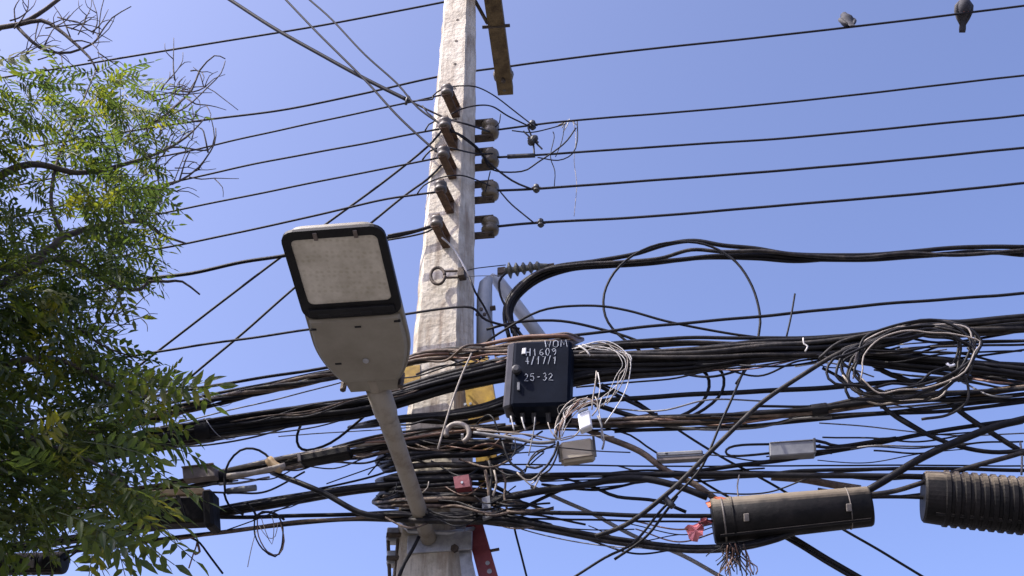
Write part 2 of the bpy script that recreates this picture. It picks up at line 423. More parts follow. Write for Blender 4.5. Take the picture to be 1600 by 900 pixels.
# ---- low voltage lines, left side
LL = 'low voltage lines left of the pole'
for lab, pts, w in [
    ('first left-hand line, from the topmost front insulator', [(692, 148), (640, 160), (530, 183), (390, 214), (300, 235), (190, 257)], 3.0),
    ('second left-hand line, from the second front insulator', [(690, 201), (640, 210), (560, 226), (400, 256), (300, 278), (190, 302)], 3.2),
    ('third left-hand line, from the third front insulator', [(688, 246), (640, 256), (560, 271), (400, 303), (260, 332), (150, 354)], 3.2),
    ('fourth left-hand line, passing just above the street lamp tip', [(684, 300), (645, 305), (590, 314), (480, 340), (380, 362), (290, 381), (225, 393), (150, 410)], 3.6),
    ('fifth left-hand line, thick and twisted, passing behind the street lamp head', [(680, 352), (640, 364), (600, 373), (520, 387), (440, 400), (380, 409), (300, 427), (220, 438), (150, 456)], 6.0)]:
    cable(lab, pts, w, 'line' if w < 5 else 'black', -.22, 'power_line', 'wire', group=LL, extL=12, amp=.5)
cable('dark line leaving the pole behind the lamp cover, dropping to the tree', [(812, 514, .1), (760, 500, .05), (736, 481), (690, 483), (640, 490), (560, 503), (480, 515), (380, 530), (270, 546), (150, 566)], 4.0, 'line', -.26, 'power_line', 'wire', extL=10)
# ---- diagonal service drops, upper left
cable('thick dark service drop coming from the top left to the pole', [(360, 0), (430, 45), (500, 85), (570, 123), (640, 158)], 6.0, 'line', -.24, 'service_drop', 'wire', extL=8, amp=.4)
cable('thin tail of the thick service drop reaching the first side insulator', [(640, 158), (690, 182), (735, 196), (765, 206, .2)], 3.2, 'line', -.24, 'jumper_wire', 'wire')
cable('middle diagonal service drop, crossing the thick one', [(447, 0), (490, 45), (530, 85), (575, 130), (620, 180), (665, 222), (690, 243)], 3.6, 'line', -.27, 'service_drop', 'wire', extL=8, amp=.3)
cable('rightmost diagonal service drop nearest the pole top', [(484, 0), (520, 32), (570, 85), (620, 130), (645, 160), (662, 176), (690, 195), (712, 208), (745, 232, .2), (765, 255, .25), (800, 282, .28), (832, 296, .28)], 3.3, 'line', -.3, 'service_drop', 'wire', extL=8, amp=.3)
cable('upper guy wire slanting down left behind the street lamp', [(690, 205), (665, 232), (600, 284), (530, 335), (435, 405), (340, 477), (245, 550), (150, 624)], 4.0, 'line', -.18, 'guy_wire', 'wire', extL=6, amp=.3)
cable('lower guy wire slanting down left below the other one', [(690, 258), (668, 280), (640, 300), (595, 336), (460, 450), (380, 520), (300, 587), (240, 640), (170, 702)], 4.0, 'line', -.18, 'guy_wire', 'wire', extL=6, amp=.3)
tangle('jumper_wires', 'thin jumper wires looping over the upper pole between front and side insulators', 'wires', [
    ([(645, 158), (676, 155), (676, 150), (692, 138), (715, 134), (742, 135), (770, 148, .15), (800, 170, .22), (834, 197, .25)], 2.4, 'line'),
    ([(706, 178), (722, 170), (748, 165), (770, 167, .1), (795, 182, .2), (828, 198, .25)], 2.6, 'line'),
    ([(664, 205), (670, 194), (681, 187), (668, 176), (660, 165)], 2.4, 'line'),
    ([(690, 206), (715, 208), (740, 225, .1), (752, 238, .2), (770, 266, .25), (815, 268, .25), (840, 254, .25), (880, 226, .25), (900, 200, .25)], 2.6, 'line'),
    ([(660, 250), (672, 236), (695, 230), (718, 235), (745, 240, .15), (770, 240, .22)], 2.8, 'line'),
    ([(652, 303), (662, 290), (688, 278), (718, 274), (742, 280, .1), (766, 290, .22)], 2.4, 'line'),
    ([(782, 300, .25), (800, 320, .25), (834, 348, .25)], 2.4, 'line'),
    ([(766, 268, .25), (762, 285, .22), (758, 300, .2)], 2.0, 'line'),
    ([(782, 178, .2), (780, 192, .22), (772, 200, .25)], 1.8, 'line'),
    ([(640, 158), (638, 150), (634, 163)], 5.0, 'connector'),
    ([(606, 375), (640, 369), (668, 362), (684, 352)], 3.0, 'line'),
    ([(606, 368), (640, 362), (660, 358)], 4.0, 'line')], -.27)
tangle('hanging_twine', 'pale twine and thin strands dangling from the first right-hand line', 'twine', [
    ([(872, 196), (885, 190), (898, 190)], 2.6, 'pale'), ([(878, 200), (888, 187), (902, 196)], 2.2, 'white'),
    ([(890, 186), (886, 196), (880, 206)], 2.2, 'white'), ([(895, 188), (900, 215), (897, 250), (901, 290), (897, 338)], 1.4, 'pale'),
    ([(902, 190), (902, 220), (894, 240), (872, 250), (840, 246)], 2.0, 'line'), ([(882, 195), (878, 220), (868, 245)], 1.5, 'line'),
    ([(864, 206), (866, 215), (860, 245), (867, 268), (866, 292)], 1.6, 'line'), ([(800, 204), (830, 207), (862, 200), (885, 193)], 2.0, 'line')], .02, part='strand')
# clamps on the right-hand lines
def clamp(px, py, off, label, rx=6, ry=9, tilt=0, arms=()):
    c = P(px, py, off); s = px2m(1, c)
    t = thing('line_clamp', c, label, 'clamp', 'clamps on the right-hand lines')
    u = Vector((math.sin(tilt), 0, math.cos(tilt)))
    obj('body', lathe(c-u*s*ry, u, [(0, s*rx*.5), (s*ry*.4, s*rx), (s*ry*.8, s*rx*.72), (s*ry*1.2, s*rx*.95), (s*ry*1.7, s*rx*.75), (s*ry*2, s*rx*.3)], 10), MT['connector'], t)
    b = Vector((u.z, 0, -u.x))
    obj('bolt', tube([c-b*s*rx*1.35, c+b*s*rx*1.35], s*2.2, 6), MT['olddark'], t)
    for (dx, dy) in arms:
        obj('tail', tube([c, P(px+dx, py+dy, off)], s*1.5, 5), MT['line'], t)
clamp(832, 195, 0, 'dark wedge clamp on the first right-hand line')
clamp(833, 219, 0, 'tilted dark clamp hanging just under the first right-hand line', 7, 10, .6, [(-15, -14), (14, 14), (2, 24), (-8, -20)])
clamp(838, 294, 0, 'dark wedge clamp on the third right-hand line', 5.5, 8)
clamp(845, 348, 0, 'dark wedge clamp on the lowest right-hand line', 5.5, 8)
# side insulators
for i, (y, lab) in enumerate([(203, 'olive spool insulator on the right pole side, topmost of four'), (248, 'olive spool insulator on the right pole side, second from top'),
                              (299, 'olive spool insulator on the right pole side, third from top'), (354, 'olive spool insulator on the right pole side, lowest of four')]):
    c = P(766, y, .0); s = px2m(1, c)
    t = thing('spool_insulator', c, lab, 'insulator', 'side insulators')
    a = P(738, y-3 if i < 2 else y, 0.0); ex = Vector((1, -.14, 0)).normalized(); n = Vector((.14, 1, 0)).normalized(); up = Vector((0, 0, 1))
    prof = [(-14, 3), (-13.5, 9), (-11, 13), (-5, 14), (-1.5, 11.5), (0, 11), (1.5, 11.5), (5, 14), (11, 13), (13.5, 9), (14, 3)]
    obj('spool', lathe(c, up, [(h*s*1.08, r*s*1.02) for h, r in prof], 18), MT['porcelain'], t, True)
    L = (c-a).dot(ex)
    for q in (-1, 1):
        obj('strap', obox(c - ex*(L/2-.008) + up*q*s*15.6, ex*(L/2+.012), n*s*8, up*s*1.6, .001), MT['olddark'], t)
    obj('back_plate', obox(c - ex*(L+.004), ex*.006, n*s*8, up*s*17.4, .001), MT['olddark'], t)
    obj('pin', tube([c-up*s*19, c+up*s*19], s*2.6, 8), MT['olddark'], t)
# front insulators
for (x, y, lab) in [(701, 157, 'dark bracket insulator on the front pole face, topmost of five'), (698, 208, 'dark bracket insulator on the front pole face, second of five'),
                    (696, 253, 'dark bracket insulator on the front pole face, third of five'), (692, 306, 'dark bracket insulator on the front pole face, fourth of five'),
                    (686, 360, 'dark bracket insulator on the front pole face, lowest, with white wire')]:
    b = front(x+12, y+18); s = px2m(1, b)
    d = Vector((-.28, -1, .06)).normalized(); c = b + d*.165; up = Vector((0, 0, 1)); sd_ = d.cross(up).normalized()
    t = thing('bracket_insulator', b, lab, 'insulator', 'front insulators')
    prof = [(-9, 3), (-8.5, 7), (-6, 9), (-2.5, 8.6), (0, 6.4), (2.5, 8.6), (6, 9), (8.5, 7), (9, 3)]
    obj('spool', lathe(c, up, [(h*s*1.05, r*s*1.1) for h, r in prof], 16), MT['darkporc'], t, True)
    for q in (-1, 1):
        obj('strap', obox(b + d*.09 + up*q*s*10.4, d*.092, sd_*s*6.2, up*s*1.4, .001), MT['rustiron'], t)
    obj('back_plate', obox(b + d*.003, d*.004, sd_*s*5.5, up*s*12.2, .001), MT['rustiron'], t)
    obj('pin', tube([c-up*s*12.5, c+up*s*13], s*2, 8), MT['rustiron'], t)
cable('white wire curling off the lowest front insulator, darkening down the pole', [(690, 371, -.03), (706, 386), (720, 407), (733, 432)], 3.0, 'white', -.27, 'drop_wire', 'wire')
cable('dark tail of the white wire running down the pole to the conduit', [(733, 432), (742, 455), (758, 482, .1), (770, 512, .12), (773, 545, .12)], 3.4, 'line', -.27, 'drop_wire', 'wire')
# eye ring with twin rods on the front face
p = front(686, 432, .035); t = thing('eye_shackle', p, 'dark iron eye ring with twin rods on the front pole face', 'shackle')
s = px2m(1, p); V, F = [], []
ring = [front(684+11*math.cos(a), 431+13*math.sin(a), .05) for a in [2*math.pi*i/22 for i in range(23)]]
obj('ring', tube(ring, s*2.6, 8), MT['olddark'], t, True)
for y in (424, 434): obj('rod', tube([front(694, y, .045), front(724, y-1, .03)], s*1.9, 6), MT['olddark'], t)
obj('nut_block', obox(front(722, 428, .025), Vector((1, -.2, 0))*s*5.5, Vector((.2, 1, 0))*.025, Vector((0, 0, 1))*s*8, .003), MT['olddark'], t)
# ------------------------------------------------------------------ crossarm
e0 = PY(761, -70, D+.02); zc = PY(771, 5, D-.02).z + .0
d = ray(790, 148); e1 = Vector((0, 0, CAMZ)) + d*((zc-CAMZ)/d.z); d0 = ray(766, -25); e0 = Vector((0, 0, CAMZ)) + d0*((zc-CAMZ)/d0.z)
ax = (e1-e0).normalized(); e0 = e0 - ax*.9; sd_ = Vector((ax.y, -ax.x, 0)).normalized(); L = (e1-e0).length; up = Vector((0, 0, 1))
t = thing('steel_crossarm', e0, 'rusty steel channel crossarm at the pole top reaching away', 'crossarm')
hw = px2m(12, e1); c = (e0+e1)/2
obj('web', obox(c, ax*L/2, sd_*hw, up*.004, .001), MT['rust'], t)
for q in (-1, 1): obj('flange', obox(c + sd_*q*(hw-.004) + up*.036, ax*L/2, sd_*.004, up*.0315, .001), MT['rust'], t)
for f in (.045, .16): obj('bolt_hole', lathe(e1-ax*f - sd_*.004, up, [(-.0055, .011), (-.0046, .011)], 8), MT['lineal' if f < .1 else 'olddark'], t)
obj('clamp_bolt', tube([e1-ax*.62-sd_*.085, e1-ax*.62+sd_*.085], .011, 6), MT['olddark'], t)
obj('clamp_bolt', tube([e1-ax*.95-sd_*.10, e1-ax*.95+sd_*.11], .014, 6), MT['olddark'], t)
obj('brace', tube([e1-ax*.65-sd_*.05, Vector((pX(zc)+.09, D-.02, zc+.02))], .012, 6), MT['olddark'], t)
pc = e1-ax*.15+up*.07
t = thing('pin_insulator', pc-up*.06, 'pin insulator on the far crossarm end under the topmost wire', 'insulator')
obj('porcelain_body', lathe(pc, up, [(-.065, .02), (-.06, .062), (-.03, .068), (-.01, .05), (.01, .055), (.03, .04), (.05, .035), (.06, .015)], 16), MT['porcelain'], t, True)
obj('pin', tube([pc-up*.1, pc-up*.05], .012, 8), MT['olddark'], t)

# ------------------------------------------------------------------ street lamp
A = front(670, 842, .02); B = PY(582, 586, 4.05); T = PY(519, 346, 3.36)
axL = (T-B); LL_ = axL.length; l = axL.normalized(); w_ = Vector((-l.y, l.x, 0)).normalized()
nd = l.cross(w_).normalized()
if nd.z > 0: nd = -nd          # nd points to the ground (underside)
if w_.x < 0: w_ = -w_
HW = px2m(83, T)
lamp = thing('street_lamp', A, 'grey flat street lamp head on a bent arm, lens facing down', 'street lamp')
def LP(a, b, c): return B + l*(a*LL_) + w_*(b*HW) + nd*c
def outline(inset=0.0, n=7):
    """head outline in (along, across): straight sides, rounded tip corners, shoulders narrowing to the spigot"""
    o = []; q = inset
    k = LL_/HW
    def half(a):
        if a < .30:
            u = a/.30; return .60 + .40*math.sin(u*math.pi/2)**.8
        return 1.0 - .02*(a-.3)
    for i in range(13): a = i/12*.30; o.append((a, half(a)))
    o.append((.6, half(.6)))
    rc_ = .125
    for i in range(n):
        th = i/(n-1)*math.pi/2
        o.append((1-rc_ + rc_*math.sin(th), half(.9)-rc_*k*.8*(1-math.cos(th))))
    full = [(a, b) for a, b in o] + [(a, -b) for a, b in reversed(o)]
    out = []
    for a, b in full:
        sa = .5 + (a-.5)*(1-q/ k*2); out.append((sa, b*(1-q)))
    return out
def skin(layers):
    V, F = [], []; m = len(layers[0])
    for L_ in layers: V += L_
    for i in range(len(layers)-1):
        for j in range(m):
            k = (j+1) % m; F.append((i*m+j, i*m+k, (i+1)*m+k, (i+1)*m+j))
    F.append(tuple(range(m-1, -1, -1))); F.append(tuple((len(layers)-1)*m+j for j in range(m)))
    return V, F
hs = [(.06, .030), (.015, .034), (0, .026), (0, .014), (.12, .004), (.35, -.012), (.6, -.03), (.85, -.04)]
obj('housing', skin([[LP(a, b, c) for a, b in outline(q)] for q, c in hs]), MT['lampgrey'], lamp, 'auto')
# black rim frame around the lens: outer outline part from .455 to tip
def rrect(a0, a1, b0, b1, ra, n=6):
    o = []; k = HW/LL_
    for (ca, cb, st) in ((a1-ra*k, b1-ra, 0), (a0+ra*k, b1-ra, 1), (a0+ra*k, b0+ra, 2), (a1-ra*k, b0+ra, 3)):
        for i in range(n):
            th = math.pi/2*(st + i/(n-1)); o.append((ca + ra*k*math.cos(th), cb + ra*math.sin(th)))
    return o
def ringmesh(o1, o2, c0, c1):
    m = len(o1); V = [LP(a, b, c0) for a, b in o1] + [LP(a, b, c1) for a, b in o1] + [LP(a, b, c1) for a, b in o2] + [LP(a, b, c0) for a, b in o2]
    F = []
    for s0 in range(3):
        for j in range(m):
            k = (j+1) % m; F.append((s0*m+j, s0*m+k, (s0+1)*m+k, (s0+1)*m+j))
    return V, F
Ro = rrect(.455, .998, -1.0, 1.0, .26); Ri = rrect(.545, .948, -.83, .84, .12)
obj('lens_frame', ringmesh(Ro, Ri, .028, .042), MT['lampblack'], lamp)
lens = rrect(.54, .953, -.84, .85, .12)
obj('lens', skin([[LP(a, b, .030) for a, b in lens], [LP(a, b, .037) for a, b in lens]]), MT['lens'], lamp)
for b0 in (-.32, .45):
    obj('lens_clip', obox(LP(.962, b0, .043), l*.016, w_*.007, nd*.004, .001), MT['brownbox'], lamp)
obj('hinge_strip', obox(LP(.502, .0, .046), l*.014, w_*HW*.86, nd*.006, .002), MT['lampblack'], lamp)
for b0 in (-.55, -.1, .3): obj('hinge_rib', obox(LP(.486, b0, .047), l*.008, w_*HW*.13, nd*.007, .002), MT['lampblack'], lamp)
cov = [(a, b) for a, b in outline(.05) if a < .31]
cov = [(a, b) for a, b in cov if b > 0] + [(.452, .93), (.452, -.93)] + [(a, b) for a, b in cov if b < 0]
cen = (.24, 0)
def shrink(o, q): return [(cen[0] + (a-cen[0])*(1-q), b*(1-q)) for a, b in o]
obj('rear_cover', skin([[LP(a, b, .030) for a, b in cov], [LP(a, b, .042) for a, b in shrink(cov, .01)], [LP(a, b, .050) for a, b in shrink(cov, .06)], [LP(a, b, .052) for a, b in shrink(cov, .16)]]), MT['lampgrey'], lamp)
obj('cover_screw', lathe(LP(.17, .03, .050), nd, [(0, .012), (.005, .012), (.007, .008)], 14), MT['steel'], lamp)
for (a, b) in ((.16, -.55), (.40, .05), (.40, -.86), (.42, .86)):
    obj('cover_slot', obox(LP(a, b, .0505), l*.004, w_*.012, nd*.004, .001), MT['lampblack'], lamp)
# spigot and arm
obj('spigot', skin([[LP(-.075 + .09*(1-q), b*hw_, c) for (b, c) in [(-1, -.045), (1, -.045), (1, .03), (-1, .03)]] for q, hw_ in ((0, .58), (1, .50))]), MT['lampgrey'], lamp)
for b in (-.62, .6): obj('spigot_bolt', tube([LP(-.03, b, -.02), LP(-.03, b, .05)], .012, 6), MT['olddark'], lamp)
B0 = LP(.02, 0, -.005)
mid1 = B0.lerp(A, .27)
rA = px2m(12.5, A); rB = px2m(17, B)
obj('arm', tube([B0 + (B0-A)*.02, B0.lerp(A, .1), mid1, B0.lerp(A, .5), B0.lerp(A, .75), A], [rB*.98, rB*.99, rB, rB*.88, rB*.86, rA], 10), MT['armpaint'], lamp, True)
obj('arm_sleeve', tube([B0.lerp(A, .08), B0.lerp(A, .22), B0.lerp(A, .25)], [rB*1.13, rB*1.12, rB*.98], 14), MT['armpaint'], lamp, True)
pA = front(690, 850, .012); sA = px2m(1, pA)
obj('base_plate', obox(front(687, 848, .008), Vector((1, -.19, 0)).normalized()*sA*52, Vector((.19, 1, 0))*.006, Vector((0, 0, 1))*sA*15, .002), MT['steel'], lamp)
obj('base_bolt', lathe(front(711, 858, .012), (-.18, -1, 0), [(0, .018), (.016, .018), (.018, .012)], 6), MT['olddark'], lamp)

# ------------------------------------------------------------------ steel straps at the pole foot of the picture
t = thing('pole_band_clamp', front(622, 850, .0), 'galvanised clamp lugs on the left pole edge below the lamp arm', 'clamp')
for y in (838, 874):
    c = PY(618, y, D-.06); s = px2m(1, c)
    obj('lug', obox(c, Vector((1, 0, 0))*s*13, Vector((0, 1, 0))*.03, Vector((0, 0, 1))*s*11, .004), MT['steel'], t)
    obj('bolt', tube([PY(604, y-2, D-.11), PY(640, y-2, D-.11)], s*4, 6), MT['olddark'], t)
obj('rod', tube([PY(606, 838, D-.08), PY(609, 905, D-.08)], s*3.2, 6), MT['olddark'], t)
obj('rod', tube([PY(622, 842, D-.1), PY(618, 905, D-.1)], s*3.0, 6), MT['olddark'], t)
obj('band', tube([PY(622, 812, D-.1), PY(640, 830, D-.16), PY(700, 833, D-.2), PY(742, 826, D-.12)], s*4, 6), MT['steel'], t, True)
def plate(name, label, cat, poly, off, th, mat, parts=()):
    ps = [P(x, y, off) for x, y in poly]; n = (ps[1]-ps[0]).cross(ps[2]-ps[0]).normalized()
    if n.y < 0: n = -n
    if parts:
        t = thing(name, ps[0], label, cat); obj('plate', prism(ps, n, th), MT[mat], t)
        for (nm, x, y, r, mt) in parts:
            c = P(x, y, off); obj(nm, lathe(c + n*.002, -n, [(0, px2m(r, c)), (.006, px2m(r, c))], 10), MT[mt], t)
        return t
    return obj(name, prism(ps, n, th), MT[mat], None, False, label, cat)
plate('red_strut', 'red painted steel strut slanting down the right pole side', 'strut', [(726, 815), (753, 815), (779, 905), (749, 905)], -.16, .02, 'red',
      [('bolt_head', 762, 880, 3.5, 'steel'), ('bolt_head', 765, 893, 4, 'steel')])
plate('steel_strap', 'pale steel strap on the pole beside the red strut', 'strap', [(712, 822), (726, 822), (744, 905), (722, 905)], -.2, .01, 'steel')
cable('short bolt sticking out of the red strut to the right', [(764, 861), (780, 858)], 5, 'olddark', -.15, 'through_bolt', 'bolt', amp=0)
plate('hanger_plate', 'small pale steel hanger plate with a hole, at the right pole edge', 'plate', [(753, 778), (765, 774), (768, 806), (754, 811)], -.46, .025, 'greybox', [('hole', 759, 795, 3.5, 'connector')])
plate('red_tag', 'small crimson plastic tag on the dark cables over the pole', 'tag', [(708, 745), (732, 741), (735, 760), (711, 763)], -.5, .05, 'red', [('screw', 722, 754, 2, 'paint')])
plate('yellow_guard', 'small yellow guard piece peeking left of the pole under the rusty bundle', 'guard', [(614, 574), (656, 570), (657, 606), (620, 610)], -.2, .03, 'yellow')
plate('yellow_guard', 'tall yellow guard panel on the right pole edge left of the black box', 'guard', [(722, 566), (762, 556), (778, 650), (732, 660)], -.2, .04, 'yellow', [('screw', 727, 632, 2.2, 'paint'), ('screw', 735, 631, 2.2, 'paint')])
plate('yellow_guard', 'lower mottled yellow guard panel on the right pole edge below the ring', 'guard', [(740, 690), (772, 684), (780, 748), (748, 758)], -.22, .04, 'yellow')

# ------------------------------------------------------------------ conduit and strain insulator right of the pole
t = thing('bent_conduit', P(757, 525, .05), 'pale grey conduit bent in an upside-down V right of the pole', 'conduit')
s = px2m(1, P(760, 470, .05))
obj('left_leg', tube([P(*q, .02) for q in [(757, 545), (757, 500), (757, 462), (759, 444), (765, 434)]], [s*12.5, s*12.5, s*12, s*10.5, s*6], 12), MT['blueplastic'], t, True)
obj('right_leg', tube([P(*q, .1) for q in [(768, 432), (779, 440), (792, 458), (820, 495), (848, 532)]], [s*6, s*10, s*11, s*10.5, s*10], 12), MT['blueplastic'], t, True)
for q in [(752, 484), (757, 492), (746, 492)]: obj('rivet', lathe(P(*q, -.075), (0, -1, 0), [(0, s*3), (.008, s*3)], 8), MT['olddark'], t)
obj('side_bolt', tube([P(766, 482, -.02), P(774, 481, -.02)], s*4, 6), MT['olddark'], t)
c0, c1 = P(786, 424, -.02), P(852, 415, -.02); axv = (c1-c0); Lx = axv.length; axv.normalize(); s = px2m(1, c0)
t = thing('strain_insulator', c0, 'dark ribbed strain insulator holding the thick cables right of the pole', 'insulator')
prof = [(0, 3), (.02, 5)]
prof = [(.0, 4), (.06, 6)]
for k, r in enumerate([13, 11, 10, 9.5, 8.5]):
    b = .1 + k*.165; prof += [(b, 5), (b+.045, r), (b+.075, r), (b+.12, 5)]
prof += [(.95, 4), (1.05, 3)]
obj('ribbed_body', lathe(c0, axv, [(h*Lx, r*s) for h, r in prof], 16), MT['polymer'], t)
obj('end_fitting', obox(c0 - axv*s*3, axv*s*6, Vector((0, 1, 0))*s*5, Vector((0, 0, 1))*s*6, .003), MT['olddark'], t)
obj('rod', tube([c1, c1+axv*s*14], s*2.4, 6), MT['olddark'], t)
tangle('tie_wires', 'two hair-thin tie wires from the eye ring to the strain insulator', 'wires', [([(725, 424), (745, 419), (790, 414, .1)], 1.6, 'line'), ([(725, 434), (745, 431), (785, 430, .1)], 1.2, 'grey')], -.2)
tangle('thick_cable_group', 'four thick black cables curving up from the pole to the right sky', 'cables', [
    ([(1600, 386), (1500, 387), (1420, 394), (1340, 399), (1240, 397), (1180, 388), (1130, 383), (1085, 376), (1040, 382), (990, 397), (930, 408), (870, 416), (830, 432), (800, 458), (788, 490), (796, 530)], 7, 'black'),
    ([(1600, 394), (1500, 396), (1420, 402), (1340, 406), (1260, 404), (1180, 398), (1120, 400), (1050, 407), (960, 413), (900, 418), (850, 428), (812, 455), (796, 485), (806, 530)], 7.5, 'black', .02),
    ([(1600, 391), (1500, 398), (1420, 396), (1340, 403), (1260, 399), (1190, 392), (1130, 393), (1080, 390), (1030, 404), (970, 410), (900, 414), (845, 424), (806, 455), (792, 488), (812, 535)], 6, 'dusty', -.02),
    ([(1600, 399), (1520, 393), (1440, 401), (1350, 401), (1250, 408), (1180, 404), (1100, 403), (1020, 412), (950, 417), (890, 422), (840, 440), (806, 470), (800, 500), (822, 535)], 6, 'black', .03),
    ([(790, 427), (780, 440), (782, 462), (792, 485), (800, 520)], 4, 'black', .02)], -.08, part='cable')
cable('large thin black loop hanging from the thick cables at the right', [(1150, 600), (1176, 560), (1186, 520), (1187, 490), (1175, 447), (1150, 409), (1112, 385), (1075, 377), (1030, 381), (990, 398), (960, 425), (944, 460), (946, 495), (965, 522), (1000, 548)], 4.0, 'black', -.16, 'loop_cable', 'cable')
cable('single straight wire right below the thick curved cables', [(1600, 458), (1400, 474), (1280, 485), (1060, 506), (950, 518), (890, 525), (830, 531), (780, 545), (700, 555)], 5.0, 'black', -.24, extR=10)
cable('higher of two shallow arcs rising from the conduit foot', [(745, 545), (780, 520), (830, 491), (870, 480), (930, 478), (980, 486), (1040, 502), (1110, 516), (1190, 528)], 4.0, 'black', -.2)
cable('lower of two shallow arcs right of the conduit', [(760, 515), (800, 505), (850, 501), (890, 503), (940, 514), (980, 526), (1040, 550)], 4.4, 'black', -.16)
cable('short upright wire end poking above the right trunk', [(1242, 459), (1236, 495), (1228, 530)], 3.0, 'black', -.28)

# ------------------------------------------------------------------ trunk bundles across the pole
bundle('ragged rusty brown cable bundle wrapped across the pole front', [(600, 580), (650, 562), (700, 555), (760, 548), (830, 537), (880, 532), (910, 530, .22)], 9, 11, 6.5, ('brown', 'dusty', 'brown', 'copper'), -.36, taper=True, twist=4, spread=.35, seed=5)
bundle('twisted upper left cable bundle fading behind the tree', [(640, 560), (560, 577), (480, 594), (400, 612), (300, 636), (190, 662), (60, 690)], 5, 8, 6.5, ('dusty', 'brown', 'black'), -.33, twist=7, spread=.15, lash=True, extL=8, seed=6, wraps=0, lashmat='grey')
cable('thin black cable above the twisted left bundle', [(640, 552), (560, 566), (500, 576), (400, 592), (300, 609), (180, 632)], 5, 'black', -.3, extL=8)
cable('second thin black cable just over the twisted left bundle', [(560, 572), (500, 583), (400, 603), (300, 622), (180, 648)], 5, 'dusty', -.29, extL=8)
cable('faint thin wire between the two left trunks', [(560, 590), (450, 620), (330, 648), (220, 674), (150, 690)], 2.2, 'grey', -.27, extL=6)
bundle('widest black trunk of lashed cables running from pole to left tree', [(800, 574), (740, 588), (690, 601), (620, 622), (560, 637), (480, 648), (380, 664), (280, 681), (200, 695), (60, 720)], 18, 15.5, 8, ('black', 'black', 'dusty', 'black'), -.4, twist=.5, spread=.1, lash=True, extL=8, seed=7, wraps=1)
bundle('thick black trunk from the pole behind the box to the right edge', [(630, 618), (720, 597), (790, 582), (880, 566), (960, 563), (1080, 558), (1180, 548), (1290, 541), (1390, 526), (1440, 512), (1500, 514), (1600, 507)], 12, 14, 8, ('black', 'black', 'dusty'), -.38, twist=.8, spread=.2, extR=9, seed=8, wraps=0, taper=True)
bundle('flat cable layer on top of the right trunk', [(890, 545), (960, 540), (1060, 535), (1180, 536), (1260, 534), (1340, 528), (1420, 520), (1500, 521), (1600, 514)], 5, 6, 6, ('black', 'dusty', 'black'), -.34, twist=.6, spread=.4, extR=9, seed=9)
bundle('lower half of the right trunk bending down past the coil', [(640, 655), (740, 646), (800, 628), (890, 592), (980, 578), (1080, 572), (1180, 560), (1280, 553), (1340, 560), (1400, 565), (1480, 572), (1600, 586)], 8, 12, 7.5, ('black', 'dusty', 'black'), -.36, twist=.5, spread=.3, extR=9, seed=10, taper=True)
bundle('pair of black cables fanning right above the grey loops', [(1240, 540), (1300, 548), (1360, 549), (1450, 560), (1520, 567), (1600, 572)], 3, 4, 7, ('black',), -.33, spread=.3, extR=9, seed=12)
cable('straight thick cable right of the box, below the trunk', [(890, 640), (945, 626), (1040, 619), (1160, 613), (1280, 606), (1400, 597), (1500, 592), (1600, 583)], 8, 'black', -.3, extR=9)
bundle('dusty cable bundle one step below the straight thick cable', [(600, 690), (680, 682), (740, 676), (820, 668), (940, 660), (1040, 655), (1150, 652), (1280, 641), (1380, 625), (1480, 618), (1600, 608)], 6, 7, 6.5, ('dusty', 'black', 'brown'), -.37, twist=2.5, spread=.3, extR=9, seed=13, wraps=2)
cable('long black cable just under the dusty right bundle', [(960, 674), (1060, 670), (1160, 666), (1260, 657), (1380, 647), (1480, 642), (1600, 628)], 6, 'black', -.32, extR=9)
cable('second long black cable under the dusty right bundle', [(1100, 660), (1200, 652), (1300, 650), (1400, 643), (1500, 632), (1600, 624)], 7, 'dusty', -.29, extR=9)
cable('sagging dark wire with light tape between the two grey closures', [(940, 668), (1000, 664), (1100, 671), (1180, 668), (1240, 655), (1300, 652)], 4, 'grey', -.33)
cable('long straight cable passing under the right grey closure', [(1080, 738), (1150, 727), (1230, 718), (1300, 706), (1360, 695), (1420, 682), (1500, 668), (1600, 655)], 7, 'black', -.31, extR=9)
cable('cable looping into the left end of the right grey closure', [(1204, 694), (1160, 695), (1140, 699), (1134, 706), (1142, 712), (1170, 711), (1204, 708)], 4, 'black', -.34)
tangle('closure_tails', 'short cable tails leaving the right grey closure', 'wires', [([(1272, 688), (1290, 692), (1310, 697), (1360, 690), (1400, 684)], 5, 'black'), ([(1272, 697), (1300, 700), (1330, 698)], 5, 'black'), ([(1272, 705), (1300, 708)], 4, 'black')], -.33)
cable('hair-thin wire at the right below the coil', [(1280, 661), (1350, 666), (1420, 674), (1500, 680), (1600, 677)], 2.2, 'grey', -.25, extR=6)
cable('thin level wire crossing right of the pole above the level black cable', [(770, 726), (900, 727), (1010, 728), (1150, 728), (1300, 728), (1450, 727), (1600, 728)], 2.6, 'line', -.28, extR=8)
cable('thick level black cable right of the pole', [(600, 748), (700, 748), (800, 744), (900, 742), (1000, 742), (1100, 741), (1200, 742), (1300, 743), (1400, 744), (1500, 748), (1600, 752)], 9, 'black', -.38, extR=8)
cable('second level black cable over the cylinder closures', [(1080, 746), (1180, 744), (1250, 736), (1350, 734), (1450, 732), (1600, 735)], 6, 'black', -.33, extR=8)
cable('wavy thick cable arching up then down to the red scrap', [(740, 792), (800, 777), (860, 765), (920, 756), (965, 748), (1010, 748), (1060, 760), (1105, 777)], 11, 'black', -.4)
cable('twin cable riding under the wavy thick cable', [(760, 782), (830, 768), (900, 757), (950, 752), (1000, 749)], 8, 'dusty', -.38)
cable('slack cable branching below the wavy thick cable', [(812, 797), (845, 780), (900, 757), (930, 762), (965, 776), (1025, 782), (1072, 800)], 5.5, 'black', -.36)
